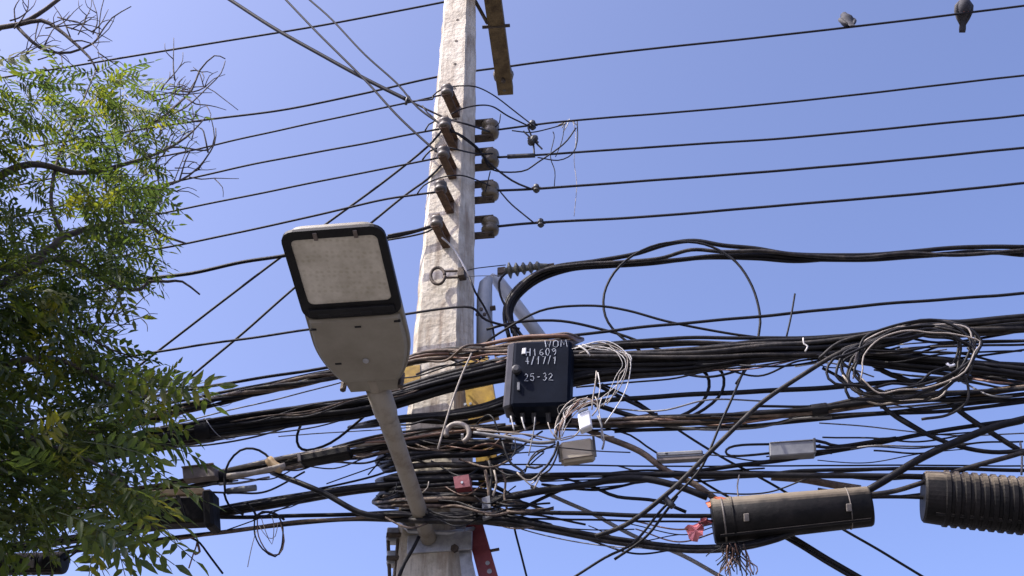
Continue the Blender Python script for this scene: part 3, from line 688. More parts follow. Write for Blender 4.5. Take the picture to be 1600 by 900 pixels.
cable('lower straight cable entering the smooth cylinder closure', [(600, 804), (700, 803), (800, 800), (900, 802), (1000, 806), (1120, 806)], 7, 'black', -.4)
cable('thin wire just under the straight cable entering the cylinder', [(800, 811), (900, 812), (1000, 814), (1120, 815)], 3.4, 'black', -.37)
bundle('heavy low cable drooping under the smooth cylinder closure', [(640, 812), (740, 814), (790, 816), (850, 826), (930, 840), (1010, 849), (1090, 856), (1160, 853), (1215, 840), (1250, 825)], 3, 4, 9, ('black', 'dusty'), -.42, spread=.4, seed=15, twist=1)
cable('pale-edged diagonal cable rising right to the coil', [(930, 838), (965, 826), (1000, 806), (1050, 765), (1100, 716), (1150, 666), (1200, 621), (1260, 582), (1310, 552), (1370, 530)], 7.5, 'dusty', -.5)
cable('thin diagonal cable crossing the pale-edged one', [(895, 903), (945, 872), (990, 848), (1030, 800), (1062, 768), (1090, 738), (1105, 712), (1126, 662), (1145, 620), (1165, 572, .12), (1180, 538, .2)], 4.2, 'black', -.47, extL=5)
cable('short diagonal leading down left from the crossing knot', [(960, 874), (1010, 838), (1040, 800), (1058, 775)], 4.5, 'black', -.45)
cable('dark knot of tape where two diagonals cross', [(1036, 774), (1044, 783), (1052, 792)], 11, 'connector', -.49, 'tape_knot', 'tape', amp=0)
cable('brown flat cable slanting down right from the beige outlet', [(880, 655, .16), (910, 668, .08), (945, 683), (1000, 706), (1040, 735), (1085, 757), (1125, 785)], 10, 'brown', -.34)
cable('long thin diagonal wire falling to the lower right corner', [(940, 600), (990, 625), (1035, 655), (1085, 688), (1135, 718), (1180, 742), (1230, 771), (1310, 823), (1380, 863), (1445, 903)], 4.0, 'black', -.27, extR=4)
cable('short diagonal from the box to the dusty bundle', [(930, 600), (960, 615), (1000, 635), (1035, 655)], 6, 'black', -.3)
cable('second short diagonal under the box corner', [(930, 632), (970, 645), (1005, 655)], 8, 'black', -.31)
cable('thin wire linking the left grey closure to the bundle above', [(945, 668), (985, 680), (1010, 697), (1030, 710)], 3.2, 'black', -.33)
cable('thin diagonal under the left grey closure reaching the orange scrap', [(1085, 745), (1110, 760), (1150, 783)], 4, 'black', -.3)
cable('grey flat strip slanting down right below the pole', [(830, 760), (880, 782), (925, 802), (960, 822), (1000, 842), (1060, 865), (1130, 903)], 6.5, 'grey', -.25, extR=4)
bundle('thick cable pair leaving the cylinder toward the bottom edge', [(1215, 830), (1250, 850), (1290, 874), (1345, 906)], 2, 4, 7, ('black',), -.3, spread=.2, extR=4, seed=17)
cable('thick cable rising right from the smooth cylinder end', [(1352, 768), (1380, 752), (1430, 720), (1500, 687), (1550, 668), (1600, 655)], 12, 'black', -.42, extR=8)
cable('thinner cable rising right from the smooth cylinder end', [(1352, 774), (1400, 767), (1440, 755), (1500, 735), (1560, 718), (1605, 705)], 8, 'dusty', -.45, extR=8)
cable('short stub cable between the two cylinder closures', [(1350, 777), (1400, 776), (1455, 778)], 6, 'black', -.4)
cable('heavy sleeve lying behind the smooth cylinder top', [(1205, 745), (1250, 748), (1290, 755), (1345, 764)], 12, 'brown', -.25)
cable('thick diagonal from the coil down to the right edge', [(1330, 545), (1380, 580), (1420, 595), (1470, 620), (1510, 650), (1560, 683), (1600, 708)], 8.5, 'black', -.34, extR=5)
cable('curving cable from the coil bottom to the right edge', [(1340, 590), (1370, 625), (1400, 652), (1450, 680), (1500, 698), (1550, 706), (1605, 704)], 7, 'black', -.36, extR=5)
cable('slim diagonal beside the coil bottom', [(1285, 575), (1330, 600), (1370, 630), (1420, 660), (1450, 678)], 5, 'black', -.31)
cable('short vertical wire end at the right edge', [(1594, 690), (1597, 715), (1596, 742)], 3.5, 'grey', -.36)
cable('thin wire behind the trunk right of the box', [(900, 605), (960, 600), (1045, 592), (1100, 581), (1190, 570), (1250, 560)], 3.0, 'black', -.2)
cable('left of two short hanging loops under the right trunk', [(1085, 570), (1104, 585), (1108, 605), (1098, 628), (1075, 645), (1050, 655)], 5.5, 'black', -.3)
cable('right of two short hanging loops under the right trunk', [(1110, 568), (1128, 582), (1131, 603), (1122, 622), (1100, 640), (1070, 655)], 5, 'black', -.31)
def strung(label, base, n, seed, off, jit=9, w=(1.8, 4.2), mats=('black', 'black', 'dusty', 'line', 'copper', 'grey')):
    r = random.Random(seed); wires = []
    for _ in range(n):
        i0 = r.randint(0, len(base)-3); i1 = min(len(base)-1, i0 + r.randint(2, 4)); jo = r.gauss(0, jit); pts = []
        for k in range(i0, i1+1):
            e = 0 if k in (i0, i1) else 1
            pts.append((base[k][0] + r.uniform(-6, 6), base[k][1] + jo + r.gauss(0, jit*.55)*e + (r.uniform(0, 12) if e else 0), .12*(1-e) + r.uniform(-.05, .05)))
        wires.append((pts, r.uniform(*w), r.choice(mats)))
    return tangle('loose_wires', label, 'wires', wires, off)
strung('loose thin wires sagging along the right trunk', [(830, 560), (900, 562), (970, 566), (1040, 565), (1110, 562), (1180, 556), (1250, 552), (1320, 550), (1400, 548), (1480, 545), (1600, 540)], 16, 41, -.4, 12)
strung('loose thin wires sagging along the dusty right bundle', [(800, 668), (870, 664), (950, 662), (1030, 657), (1110, 655), (1190, 651), (1280, 642), (1370, 634), (1460, 626), (1600, 612)], 14, 42, -.36, 11)
strung('loose thin wires strung along the level cables right of the pole', [(780, 752), (850, 750), (930, 746), (1010, 744), (1090, 742), (1180, 742), (1280, 742), (1380, 744), (1480, 746)], 9, 43, -.34, 10)
strung('loose thin wires hanging in front of the lower pole', [(600, 700), (640, 705), (680, 712), (720, 716), (760, 718), (800, 716), (850, 706)], 16, 44, -.47, 26, mats=('black', 'dusty', 'copper', 'black', 'brown'))
strung('loose thin wires crossing the pole near the lamp foot', [(590, 782), (640, 786), (680, 790), (720, 790), (760, 792), (800, 794), (860, 800)], 14, 45, -.46, 20, mats=('black', 'dusty', 'black', 'brown'))
strung('loose thin wires strung along the messy left bundle', [(620, 698), (570, 706), (520, 714), (470, 722), (420, 734), (370, 745), (320, 756), (260, 768)][::-1], 12, 46, -.41, 9, mats=('black', 'dusty', 'brown', 'grey'))
strung('loose thin wires between the upper pole bundle and the box', [(610, 585), (650, 572), (690, 562), (730, 556), (770, 552), (820, 545), (880, 536)], 12, 47, -.43, 10, mats=('black', 'brown', 'copper', 'dusty'))
strung('loose thin wires below the two grey closures at the right', [(960, 712), (1040, 716), (1120, 712), (1200, 716), (1280, 702), (1360, 694), (1440, 690), (1520, 684), (1600, 680)], 9, 48, -.33, 16, w=(1.6, 3.4))
strung('loose thin wires around the low drooping cable', [(790, 806), (850, 814), (920, 824), (990, 832), (1060, 838), (1120, 835)], 8, 49, -.4, 12)
strung('loose thin wires running from the coil to the right edge', [(1240, 556), (1300, 566), (1360, 572), (1430, 582), (1500, 590), (1560, 600), (1620, 606)], 12, 50, -.37, 20)
strung('loose thin wires over the widest left trunk', [(240, 682), (320, 670), (400, 656), (480, 642), (560, 630), (620, 618), (680, 604)], 7, 51, -.5, 10, w=(1.6, 3.0), mats=('black', 'dusty', 'brown'))
# coil of slack cable
coil = []
rk = random.Random(21)
for k, (cx, cy, rx, ry, w, mt) in enumerate([(1418, 562, 108, 54, 5, 'dusty'), (1420, 560, 112, 50, 4.5, 'black'), (1415, 568, 92, 46, 4.5, 'dusty'), (1424, 566, 100, 58, 3, 'pale'), (1408, 556, 85, 44, 4.5, 'black'), (1430, 570, 98, 52, 4, 'dusty'), (1412, 572, 104, 49, 5, 'black'), (1425, 558, 90, 60, 4.5, 'black'), (1405, 566, 112, 42, 4.5, 'black'), (1436, 563, 96, 47, 2.6, 'pale')]):
    coil.append(([(cx + rx*math.cos(a) + rk.uniform(-9, 9), cy + ry*math.sin(a) + (.16*rx*-math.cos(a)) + rk.uniform(-7, 7), -.012*k) for a in [k + 2*math.pi*i/14 for i in range(15)]], w, mt))
coil += [([(1280, 560), (1310, 536), (1360, 522), (1400, 516)], 5, 'dusty'), ([(1440, 655), (1480, 648), (1510, 628), (1512, 600), (1500, 570)], 4.5, 'dusty')]
tangle('slack_coil', 'coil of slack pale and black cable hung on the right trunk', 'cable coil', coil, -.5, part='loop')
cable('pale cord tied around the right trunk left of the coil', [(1255, 528), (1256, 537), (1262, 541), (1258, 549)], 2.6, 'white', -.47, 'twine_knot', 'cord')
cable('white cable tie on the coil', [(1480, 568), (1484, 572), (1492, 570)], 5, 'whitebox', -.55, 'cable_tie', 'tie', amp=0)

# ------------------------------------------------------------------ left bundles
bundle('messy sunlit cable bundle left of the arm holding the black sleeve', [(800, 690), (720, 690), (640, 690), (570, 702), (500, 716), (440, 729), (380, 742), (320, 752), (250, 764), (150, 785)], 8, 9, 6, ('dusty', 'brown', 'black', 'pale'), -.38, twist=2, spread=.45, extL=7, seed=23, wraps=1)
bundle('thin twisted wires left of the arm over the messy bundle', [(790, 664), (760, 668), (690, 674), (620, 684), (560, 692), (520, 700)], 5, 6, 4, ('dusty', 'copper', 'grey'), -.42, taper=True, twist=3, spread=.6, seed=24)
cable('faint dark wire under the widest left trunk', [(640, 668), (560, 674), (500, 678), (435, 682)], 1.8, 'grey', -.25)
bundle('thick black cable pair low left of the arm', [(700, 752), (640, 756), (560, 764), (480, 776), (420, 786), (345, 800), (280, 815), (180, 832), (40, 852)], 3, 5, 9, ('black', 'black', 'dusty'), -.36, spread=.3, extL=7, seed=25, wraps=0)
cable('lowest long cable left of the pole', [(720, 812), (640, 812), (560, 811), (480, 816), (380, 828), (290, 838), (180, 852), (90, 865), (-20, 880)], 7, 'dusty', -.36, extL=7)
cable('upper of the two lowest long cables left of the pole', [(720, 806), (640, 800), (560, 803), (480, 806), (400, 808), (345, 808)], 6.5, 'black', -.37)
cable('tan-edged cable resting on the lowest left cable', [(640, 806), (560, 809), (480, 813), (420, 820), (350, 832), (280, 842)], 4.5, 'brown', -.39)
cable('thick black cable crossing down from the bundle to the low pair', [(425, 738, .12), (445, 746, .06), (475, 757), (510, 772), (560, 800), (600, 808)], 9, 'black', -.44)
cable('thin black loop hanging under the widest left trunk', [(474, 655), (464, 680), (467, 697), (480, 703), (505, 697), (530, 683), (572, 648)], 4.4, 'black', -.32)
cable('thin black loop arching over the messy left bundle', [(352, 770), (351, 745), (358, 722), (375, 704), (395, 701), (415, 710), (436, 733)], 3.8, 'black', -.46)
tangle('loose_wires', 'two loose thin wires rising left of the lamp arm', 'wires', [([(490, 765), (540, 755), (590, 742), (640, 722), (665, 705)], 3.4, 'black'), ([(510, 756), (560, 738), (600, 724), (645, 712)], 2.0, 'line'), ([(575, 742), (590, 725), (596, 715)], 2.4, 'line')], -.36)
tangle('short_tails', 'short black tails hanging between the low left cables', 'wires', [([(350, 770), (358, 790), (380, 804)], 4, 'black'), ([(385, 786), (395, 795), (400, 806)], 4, 'black'), ([(355, 828), (400, 812), (440, 795), (480, 780), (505, 777)], 2.0, 'line'), ([(400, 805), (420, 800), (455, 792), (475, 782)], 1.8, 'line')], -.4)
tangle('hanging_wire_loops', 'small hank of thin wire loops dangling from the low left cables', 'wire hank', [
    ([(398, 810), (398, 835), (410, 858), (430, 870), (440, 855), (442, 825), (436, 808)], 2.6, 'black'), ([(402, 812), (404, 838), (418, 862), (436, 866), (444, 845), (438, 815)], 2.2, 'copper'),
    ([(408, 808), (415, 830), (425, 850), (428, 820), (424, 806)], 1.8, 'pale'), ([(400, 830), (394, 852), (390, 870), (387, 886)], 2.0, 'white'),
    ([(396, 812), (410, 800), (430, 803), (444, 812)], 4, 'black'), ([(405, 822), (418, 840), (430, 838), (434, 818)], 1.6, 'pale')], -.4)
tangle('broken_twig_wire', 'thin dark wire ends hanging below the low left cable', 'wires', [([(298, 840), (312, 848), (330, 872), (348, 896)], 3.6, 'line'), ([(296, 840), (308, 846), (302, 866), (295, 888)], 2.4, 'copper'), ([(308, 848), (312, 862), (304, 866)], 4, 'copper')], -.38)
tangle('small_loose_strands', 'curled thin strands beside the lamp arm foot', 'wires', [([(588, 774), (596, 780), (610, 776), (622, 770)], 2.2, 'line'), ([(610, 776), (618, 764), (620, 755)], 1.8, 'line'), ([(670, 752), (668, 762), (660, 770)], 2.2, 'pale')], -.42)

# cables crossing over the pole
bundle('dark mass of cables crossing the lower pole front', [(590, 722, .3), (620, 718), (680, 712), (740, 712), (785, 703, .1), (815, 698, .3)], 9, 17, 8, ('black', 'dusty', 'black'), -.36, taper=True, spread=.3, seed=31)
bundle('second dark mass of cables across the pole above the lamp foot', [(585, 784, .3), (625, 778), (680, 776), (740, 776), (785, 782, .12), (820, 790, .3)], 10, 17, 8, ('black', 'brown', 'dusty', 'black'), -.36, spread=.3, seed=32, taper=True)
bundle('tight dark cable layer across the pole around the small tag', [(590, 752, .3), (625, 748), (680, 745), (740, 742), (785, 744, .1), (820, 744, .3)], 8, 14, 7, ('dusty', 'black', 'black'), -.34, spread=.35, seed=35, taper=True)
bundle('black cable layer across the pole just above the lamp foot', [(560, 808, .15), (620, 806), (680, 808), (740, 806), (810, 812), (860, 822, .1)], 7, 11, 7, ('black', 'black', 'dusty'), -.38, spread=.25, seed=33, taper=True)
bundle('black cable layer crossing the pole below the wide trunk', [(545, 668, .2), (600, 658), (680, 650), (740, 644), (800, 636), (880, 625), (960, 612, .15)], 5, 6, 6, ('black',), -.38, spread=.2, seed=34, taper=True)
cable('loose pale wire slanting down the pole front to the dark cables', [(737, 552), (718, 595), (702, 640), (684, 702)], 3.2, 'pale', -.5, 'drop_wire', 'wire')
p = P(715, 676, -.46); t = thing('guy_thimble', p, 'pale ring thimble hooked on the pole among dark cables', 'thimble'); s = px2m(1, p)
obj('ring', tube([P(715+18*math.cos(a), 677+15*math.sin(a), -.46) for a in [math.pi*.9 + 1.45*math.pi*i/20 for i in range(21)]], s*4.2, 8), MT['pale'], t, True)
obj('bolt', tube([P(722, 678, -.47), P(723, 686, -.45)], s*2.4, 6), MT['steel'], t)

# ------------------------------------------------------------------ black terminal box with white marker writing
bx, (a0, exv, eyv, nn) = facebox((803, 533), (893, 530), (797, 634), -.56, .13, .012)
t = thing('terminal_box', a0, 'black fibre terminal box with white handwriting in front of the trunk', 'terminal box')
lid = obj('lid', bx, MT['boxblack'], t)
sbx, _ = facebox((793, 537), (806, 533), (785, 638), -.545, .11, .008); obj('hinge_side', sbx, MT['boxside'], t)
s = px2m(1, a0)
obj('base', obox(a0 + exv*.48 + eyv*.5 + nn*.155, exv*.49, eyv*.52, nn*.028, .008), MT['boxblack'], t)
c = P(807, 578, -.575); obj('latch_knob', lathe(c, -nn, [(-.01, s*7), (.012, s*7), (.018, s*4)], 12), MT['connector'], t)
sb, _ = facebox((808, 597), (812, 597), (808, 609), -.57, .02, .001); obj('latch_slot', sb, MT['greybox'], t)
for k, x in enumerate((799, 816, 834, 856)):
    obj('cable_gland', tube([P(x, 645, -.5), P(x+1, 660, -.48)], s*4, 8), MT['connector'], t)
sb, _ = facebox((816, 544), (822, 543), (815, 553), -.565, .008, .001); obj('sticker', sb, MT['whitebox'], t)
GL = {'W': [[(0, 1), (.22, 0), (.5, .7), (.78, 0), (1, 1)]], 'O': [[(.5, 1), (.08, .75), (.1, .2), (.5, 0), (.9, .25), (.9, .75), (.5, 1)]], 'M': [[(0, 0), (.12, 1), (.5, .35), (.88, 1), (1, 0)]],
      'H': [[(0, 0), (.02, 1)], [(.9, 0), (.92, 1)], [(0, .5), (.92, .52)]], '1': [[(.2, .7), (.5, 1), (.5, 0)]], '6': [[(.85, .95), (.3, .7), (.1, .25), (.5, 0), (.9, .25), (.6, .5), (.15, .35)]],
      '0': [[(.5, 1), (.1, .6), (.2, .1), (.6, 0), (.9, .5), (.75, .9), (.5, 1)]], '9': [[(.85, .7), (.4, .5), (.15, .8), (.5, 1), (.85, .8), (.8, .3), (.6, 0)]], '4': [[(.6, 0), (.65, 1), (.05, .35), (.95, .35)]],
      '/': [[(.1, -.1), (.8, 1.1)]], '7': [[(.05, 1), (.95, 1), (.4, 0)]], '2': [[(.05, .75), (.4, 1), (.85, .75), (.6, .4), (.05, 0), (.95, .02)]], '5': [[(.9, 1), (.2, 1), (.15, .55), (.65, .6), (.9, .3), (.55, 0), (.05, .1)]],
      '-': [[(.2, .45), (.75, .47)]], '3': [[(.1, .9), (.5, 1), (.85, .75), (.4, .52), (.9, .3), (.5, 0), (.05, .1)]]}
def boxpt(px, py):
    d = ray(px, py); o = Vector((0, 0, CAMZ)); q = a0 - nn*.0012
    return o + d*((q-o).dot(nn)/d.dot(nn))
for text, x0, x1, y0, y1 in (('WOM', 850, 888, 543, 532), ('H1609', 821, 871, 556, 545), ('4/17/1', 820, 872, 569, 558), ('25-32', 818, 866, 595, 584)):
    n = len(text); V, F = [], []; step = (x1-x0)/n; parts_ = []
    for i, ch in enumerate(text):
        for st in GL[ch]:
            sl = (x1-x0)*-.0
            pts = [boxpt(x0 + step*(i + .1 + .72*q[0]) + rk.uniform(-.6, .6), rk.uniform(-.6, .6) + y0 - 1.2*(x0 + step*i - x0)/(x1-x0) + (y1-y0)*q[1]) for q in st]
            parts_.append(tube(pts, [s*rk.uniform(.35, .85) for _ in pts], 5))
    obj('lettering', join(*parts_), MT['paint'], lid)
# pale wires around the terminal box
tangle('pale_wire_tangle', 'tangle of pale thin wires looping right of and below the black box', 'wires', [
    ([(898, 545), (925, 535), (950, 533), (972, 545), (985, 562), (983, 590), (975, 615), (960, 640), (945, 662)], 2.4, 'white'),
    ([(905, 552), (935, 543), (965, 547), (980, 560), (978, 575), (968, 585), (962, 610), (948, 632)], 2.2, 'pale'),
    ([(910, 538), (930, 545), (955, 548), (984, 555), (986, 565)], 2.6, 'white'), ([(904, 540), (916, 548), (922, 556)], 4, 'white'),
    ([(932, 580), (930, 600), (926, 625), (925, 640)], 3.4, 'pale'), ([(934, 582), (938, 605), (934, 625)], 2.6, 'white'),
    ([(900, 622), (885, 632), (872, 652), (867, 672), (870, 688)], 3.2, 'pale'), ([(915, 624), (895, 632), (880, 650), (874, 670), (876, 688)], 2.6, 'pale'),
    ([(905, 630), (885, 645), (872, 668), (866, 682)], 2.6, 'copper'), ([(925, 628), (905, 640), (888, 660), (878, 682)], 2.4, 'pale'),
    ([(876, 688), (895, 683), (905, 673), (912, 662)], 3.0, 'pale'), ([(930, 620), (935, 635), (925, 650)], 3.0, 'pale'),
    ([(856, 660), (860, 672), (868, 684)], 2.4, 'pale'), ([(934, 650), (940, 665), (940, 685), (944, 690), (941, 702)], 3.6, 'grey'),
    ([(940, 622), (936, 640), (940, 665), (944, 688)], 2.6, 'white'), ([(896, 628), (914, 622), (932, 632), (936, 646)], 2.4, 'pale'),
    *[([(rk.gauss(925, 6), rk.gauss(628, 5)), (rk.gauss(895, 8), rk.gauss(636, 6)), (rk.gauss(877, 5), rk.gauss(658, 6), -.02), (rk.gauss(872, 4), rk.gauss(686, 3))], rk.uniform(1.4, 2.4), rk.choice(['pale', 'copper', 'white', 'dusty'])) for _ in range(9)],
    *[([(rk.gauss(902, 4), rk.gauss(543, 4)), (rk.gauss(940, 6), rk.gauss(538, 5)), (rk.gauss(976, 5), rk.gauss(560, 6), -.02), (rk.gauss(968, 8), rk.gauss(600, 9)), (rk.gauss(942, 6), rk.gauss(630, 8))], rk.uniform(1.2, 2.0), rk.choice(['pale', 'white', 'white', 'grey'])) for _ in range(3)],
    ([(798, 650), (801, 662), (803, 672)], 3.4, 'white'), ([(815, 652), (818, 664), (821, 672)], 3.4, 'white'), ([(836, 652), (834, 672), (826, 712)], 2.2, 'grey')], -.58)
tangle('pale_wire_run', 'pale wires running level beneath the black box', 'wires', [
    ([(745, 672), (790, 676), (830, 680), (868, 688)], 3.4, 'pale'), ([(740, 676), (800, 684), (840, 692), (868, 690)], 5.5, 'grey'), ([(760, 684), (820, 678), (866, 686), (900, 680), (960, 682)], 2.4, 'pale'),
    ([(795, 693), (830, 696), (868, 698), (925, 704), (985, 707)], 2.0, 'line')], -.5)
tangle('knotted_wire_hank', 'hank of dark and pale wires knotted below the box', 'wire hank', [
    ([(872, 690), (866, 710), (855, 728), (845, 738), (835, 752)], 4, 'black'), ([(873, 692), (870, 712), (858, 735), (840, 745)], 3, 'black'), ([(868, 694), (845, 705), (828, 720), (820, 738)], 3, 'black'), ([(868, 698), (838, 705), (826, 722), (822, 732)], 2.4, 'line'),
    ([(785, 690), (792, 712), (800, 725), (815, 735), (822, 748)], 4, 'black'), ([(808, 738), (818, 748), (830, 750), (842, 742)], 4, 'pale'), ([(812, 742), (822, 752), (834, 762)], 3, 'pale'), ([(846, 738), (840, 752), (834, 764)], 3.4, 'pale'), ([(850, 738), (838, 750), (830, 756)], 2.6, 'white'),
    ([(804, 684), (806, 700), (802, 710), (798, 716)], 2, 'line'), ([(822, 728), (836, 731), (848, 727)], 4, 'connector')], -.52)
tangle('hanging_straps', 'grey torn strap ends hanging at the right pole edge', 'straps', [([(764, 720), (768, 740), (766, 765), (764, 790)], 5, 'dusty'), ([(784, 735), (790, 752), (788, 775), (792, 795)], 4, 'brown'), ([(772, 735), (776, 755), (770, 775)], 5, 'pale'), ([(758, 735), (762, 755), (765, 780)], 6, 'brown')], -.45)
# small outlets
def hung_box(name, label, cat, tl, tr, bl, off, dep, mat, parts=(), bev=.006):
    vf, (a, ex, ey, n) = facebox(tl, tr, bl, off, dep, bev); t = thing(name, a, label, cat); obj('shell', vf, MT[mat], t)
    for (nm, u, v, hu, hv, pr, mt) in parts:
        obj(nm, obox(a + ex*u + ey*v - n*pr*.5, ex*hu, ey*hv, n*(pr*.5+.002), .001), MT[mt], t)
    return t
hung_box('fibre_outlet', 'small bright white outlet box tangled in pale wires', 'outlet box', (902, 647), (921, 639), (906, 672), -.62, .05, 'whitebox', [('cap', .5, -.06, .4, .07, .004, 'greybox')])
hung_box('fibre_outlet', 'beige rounded outlet box hanging under the white one', 'outlet box', (873, 690), (926, 682), (876, 722), -.48, .06, 'beigebox', [('rim', 1.02, .5, .035, .5, .004, 'connector'), ('rim', -.02, .5, .03, .5, .004, 'connector'), ('seam', .5, .9, .46, .02, .003, 'brownbox')], .012)
hung_box('splice_closure', 'left grey flat closure on the cables, bluish', 'closure', (1025, 706), (1098, 702), (1026, 717), -.36, .06, 'greybox', [('seam', .5, .55, .49, .03, .002, 'grey'), ('vent', .22, .3, .03, .08, .002, 'connector'), ('flange', .5, 1.15, .5, .14, .001, 'brownbox')], .006)
hung_box('splice_closure', 'right grey flat closure with a lit top edge', 'closure', (1202, 690), (1273, 685), (1203, 713), -.36, .06, 'greybox', [('end_cap', .99, .5, .025, .5, .004, 'connector'), ('seam', .5, .1, .49, .02, .003, 'grey')], .005)
hung_box('splice_sleeve', 'short black sleeve box on the messy left bundle', 'sleeve', (466, 709), (544, 694), (467, 722), -.5, .07, 'splice', [('end_cap', .02, .5, .03, .5, .006, 'brownbox')], .008)
hung_box('splice_closure', 'small brown box standing on the left splice case', 'closure', (284, 730), (334, 724), (286, 750), -.46, .05, 'brownbox', [('lid', .5, .04, .5, .06, .005, 'brown')], .004)
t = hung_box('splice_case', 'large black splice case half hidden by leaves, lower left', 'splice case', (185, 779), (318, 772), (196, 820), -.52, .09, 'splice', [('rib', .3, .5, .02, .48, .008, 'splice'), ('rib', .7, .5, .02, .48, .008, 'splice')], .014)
a = P(200, 776, -.52)
vf, _ = facebox((195, 767), (318, 762), (195, 777), -.5, .08, .004); obj('tan_lid', vf, MT['tape'], t)
vf, _ = facebox((314, 764), (330, 762), (317, 823), -.54, .1, .012); obj('end_collar', vf, MT['splice'], t)
cable('tan adhesive tape lump on the messy left bundle', [(420, 718), (428, 727), (440, 733)], 15, 'tape', -.46, 'tape_lump', 'tape', amp=0)
cable('round grey plug hanging under the messy left bundle', [(355, 768), (380, 764), (384, 764), (400, 762)], 10, 'greybox', -.42, 'cable_plug', 'plug', amp=0, n=12)
cable('pale conduit piece on the messy left bundle', [(355, 744), (400, 738), (445, 727)], 9, 'pale', -.47, 'conduit_piece', 'conduit', amp=0, n=10)

# ------------------------------------------------------------------ cylindrical splice closures
def cylinder(name, label, p0, p1, r0, r1, off, ribs=0, bands=(), group='cylindrical splice closures', dusty=False):
    a, b = P(*p0, off), P(*p1, off); ax = b-a; L = ax.length; ax.normalize(); s = px2m(1, (a+b)/2)
    t = thing(name, a, label, 'splice closure', group)
    prof = [(0, r0*.55), (0, r0*.93), (.012, r0)]
    if ribs:
        prof = [(0, r0*.5), (0, r0*.9), (.012, r0*.97), (.10, r0)]
        for k in range(ribs):
            u = .12 + .8*k/ribs; d_ = .8/ribs; r = r0 + (r1-r0)*u
            prof += [(u, r), (u+d_*.12, r*1.055), (u+d_*.55, r*1.055), (u+d_*.68, r*.985), (u+d_*.98, r*.985)]
        prof += [(.99, r1), (1, r1*.5)]
    else: prof += [(.988, r1), (1, r1*.95), (1, r1*.55)]
    obj('shell', lathe(a, ax, [(h*L, r*s) for h, r in prof], 40), MT['splice'], t, not ribs)
    for (u, wd, mt) in bands:
        r = (r0+(r1-r0)*u)*s
        obj('band', lathe(a+ax*(u*L-wd*s/2), ax, [(0, r*.98), (.001, r*1.035), (wd*s-.001, r*1.035), (wd*s, r*.98)], 40), MT[mt], t, True)
    x, y, z = frame_of(ax)
    q = -y if y.z > 0 else y
    for u in (.19, .83):
        if ribs: break
        c = a + ax*u*L + Vector((0, -1, -.35)).normalized()*(r0+(r1-r0)*u)*s
        obj('latch', obox(c, ax*s*4, Vector((0, -.3, .95))*s*6, Vector((0, .95, .3))*.008, .002), MT['spliceend'], t)
    obj('seam_rail', tube([a + ax*.03*L + Vector((0, -.5, -.86))*r0*s*1.0, b - ax*.03*L + Vector((0, -.5, -.86))*r1*s*1.0], s*3, 6), MT['splice'], t)
    return t
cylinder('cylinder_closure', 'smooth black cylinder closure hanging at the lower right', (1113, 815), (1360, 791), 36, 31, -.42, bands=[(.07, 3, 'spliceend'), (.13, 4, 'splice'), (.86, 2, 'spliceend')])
cylinder('cylinder_closure', 'ribbed black cylinder closure cut by the right frame edge', (1442, 776), (1700, 800), 42, 44, -.4, ribs=14)
cylinder('cylinder_closure', 'black cylinder closure in the lower left corner under leaves', (-150, 885), (100, 880), 17, 17, -.42, bands=[(.82, 3, 'spliceend'), (.9, 14, 'splice')])
tangle('corner_cables', 'thin cables running to the lower left cylinder closure', 'cables', [([(100, 876), (125, 858), (148, 838)], 3.4, 'black'), ([(75, 862), (130, 852), (180, 846), (230, 840)], 4, 'black')], -.42, part='cable')
def scrap(name, label, cat, cx, cy, rx, ry, off, mat, seed, n=14):
    r = random.Random(seed); c = P(cx, cy, off); ring = []
    for i in range(n):
        a = 2*math.pi*i/n; k = r.uniform(.6, 1.15); ring.append(P(cx + rx*k*math.cos(a), cy + ry*k*math.sin(a), off + r.uniform(-.02, .02)))
    V = ring + [c + Vector((0, -.015, 0))] + [p + Vector((0, .006, 0)) for p in ring] + [c + Vector((0, -.009, 0))]
    F = [(i, (i+1) % n, n) for i in range(n)] + [((i+1) % n+n+1, i+n+1, 2*n+1) for i in range(n)] + [(i, i+n+1, (i+1) % n+n+1, (i+1) % n) for i in range(n)]
    return obj(name, (V, F), MT[mat], None, False, label, cat)
scrap('plastic_scrap', 'faded pink plastic scrap left of the smooth cylinder', 'plastic scrap', 1086, 831, 17, 14, -.44, 'pinkplastic', 4)
scrap('plastic_scrap', 'orange plastic scrap stuck at the cylinder top left', 'plastic scrap', 1122, 785, 22, 9, -.47, 'orange', 5)
scrap('plastic_scrap', 'dark red scrap between pink scrap and cylinder', 'plastic scrap', 1102, 815, 12, 6, -.45, 'red', 6)
r = random.Random(8); fib = []
for k in range(46):
    x = 1145 + r.gauss(0, 9); sp = r.gauss(0, 14); y0 = 852 + r.uniform(-4, 6); ln = r.uniform(20, 60)
    fib.append(([(x, y0, r.uniform(-.04, .04)), (x + sp*.3 + r.uniform(-5, 5), y0+ln*.4), (x + sp*.8 + r.uniform(-6, 6), y0+ln*.75), (x + sp + r.uniform(-5, 5), y0+ln)], r.uniform(1.2, 2.6), r.choice(['fibre', 'fibre', 'black', 'copper'])))
tangle('fibre_clump', 'ragged dry fibre clump hanging under the smooth cylinder', 'debris', fib, -.44, part='strand')
cable('thin wire holding the cylinder from the level cable', [(1155, 742), (1152, 760), (1154, 780)], 2.4, 'pale', -.42, 'tie_wire', 'wire')
cable('thin wire running down from the pole to the bottom edge', [(800, 808), (806, 835), (815, 870), (824, 905)], 3.4, 'black', -.35, 'drop_wire', 'wire', extR=2)
cable('black cable hugging the left pole edge down to the bottom', [(655, 838), (645, 858), (632, 880), (622, 905)], 6, 'black', -.33, 'drop_wire', 'cable', extL=2)

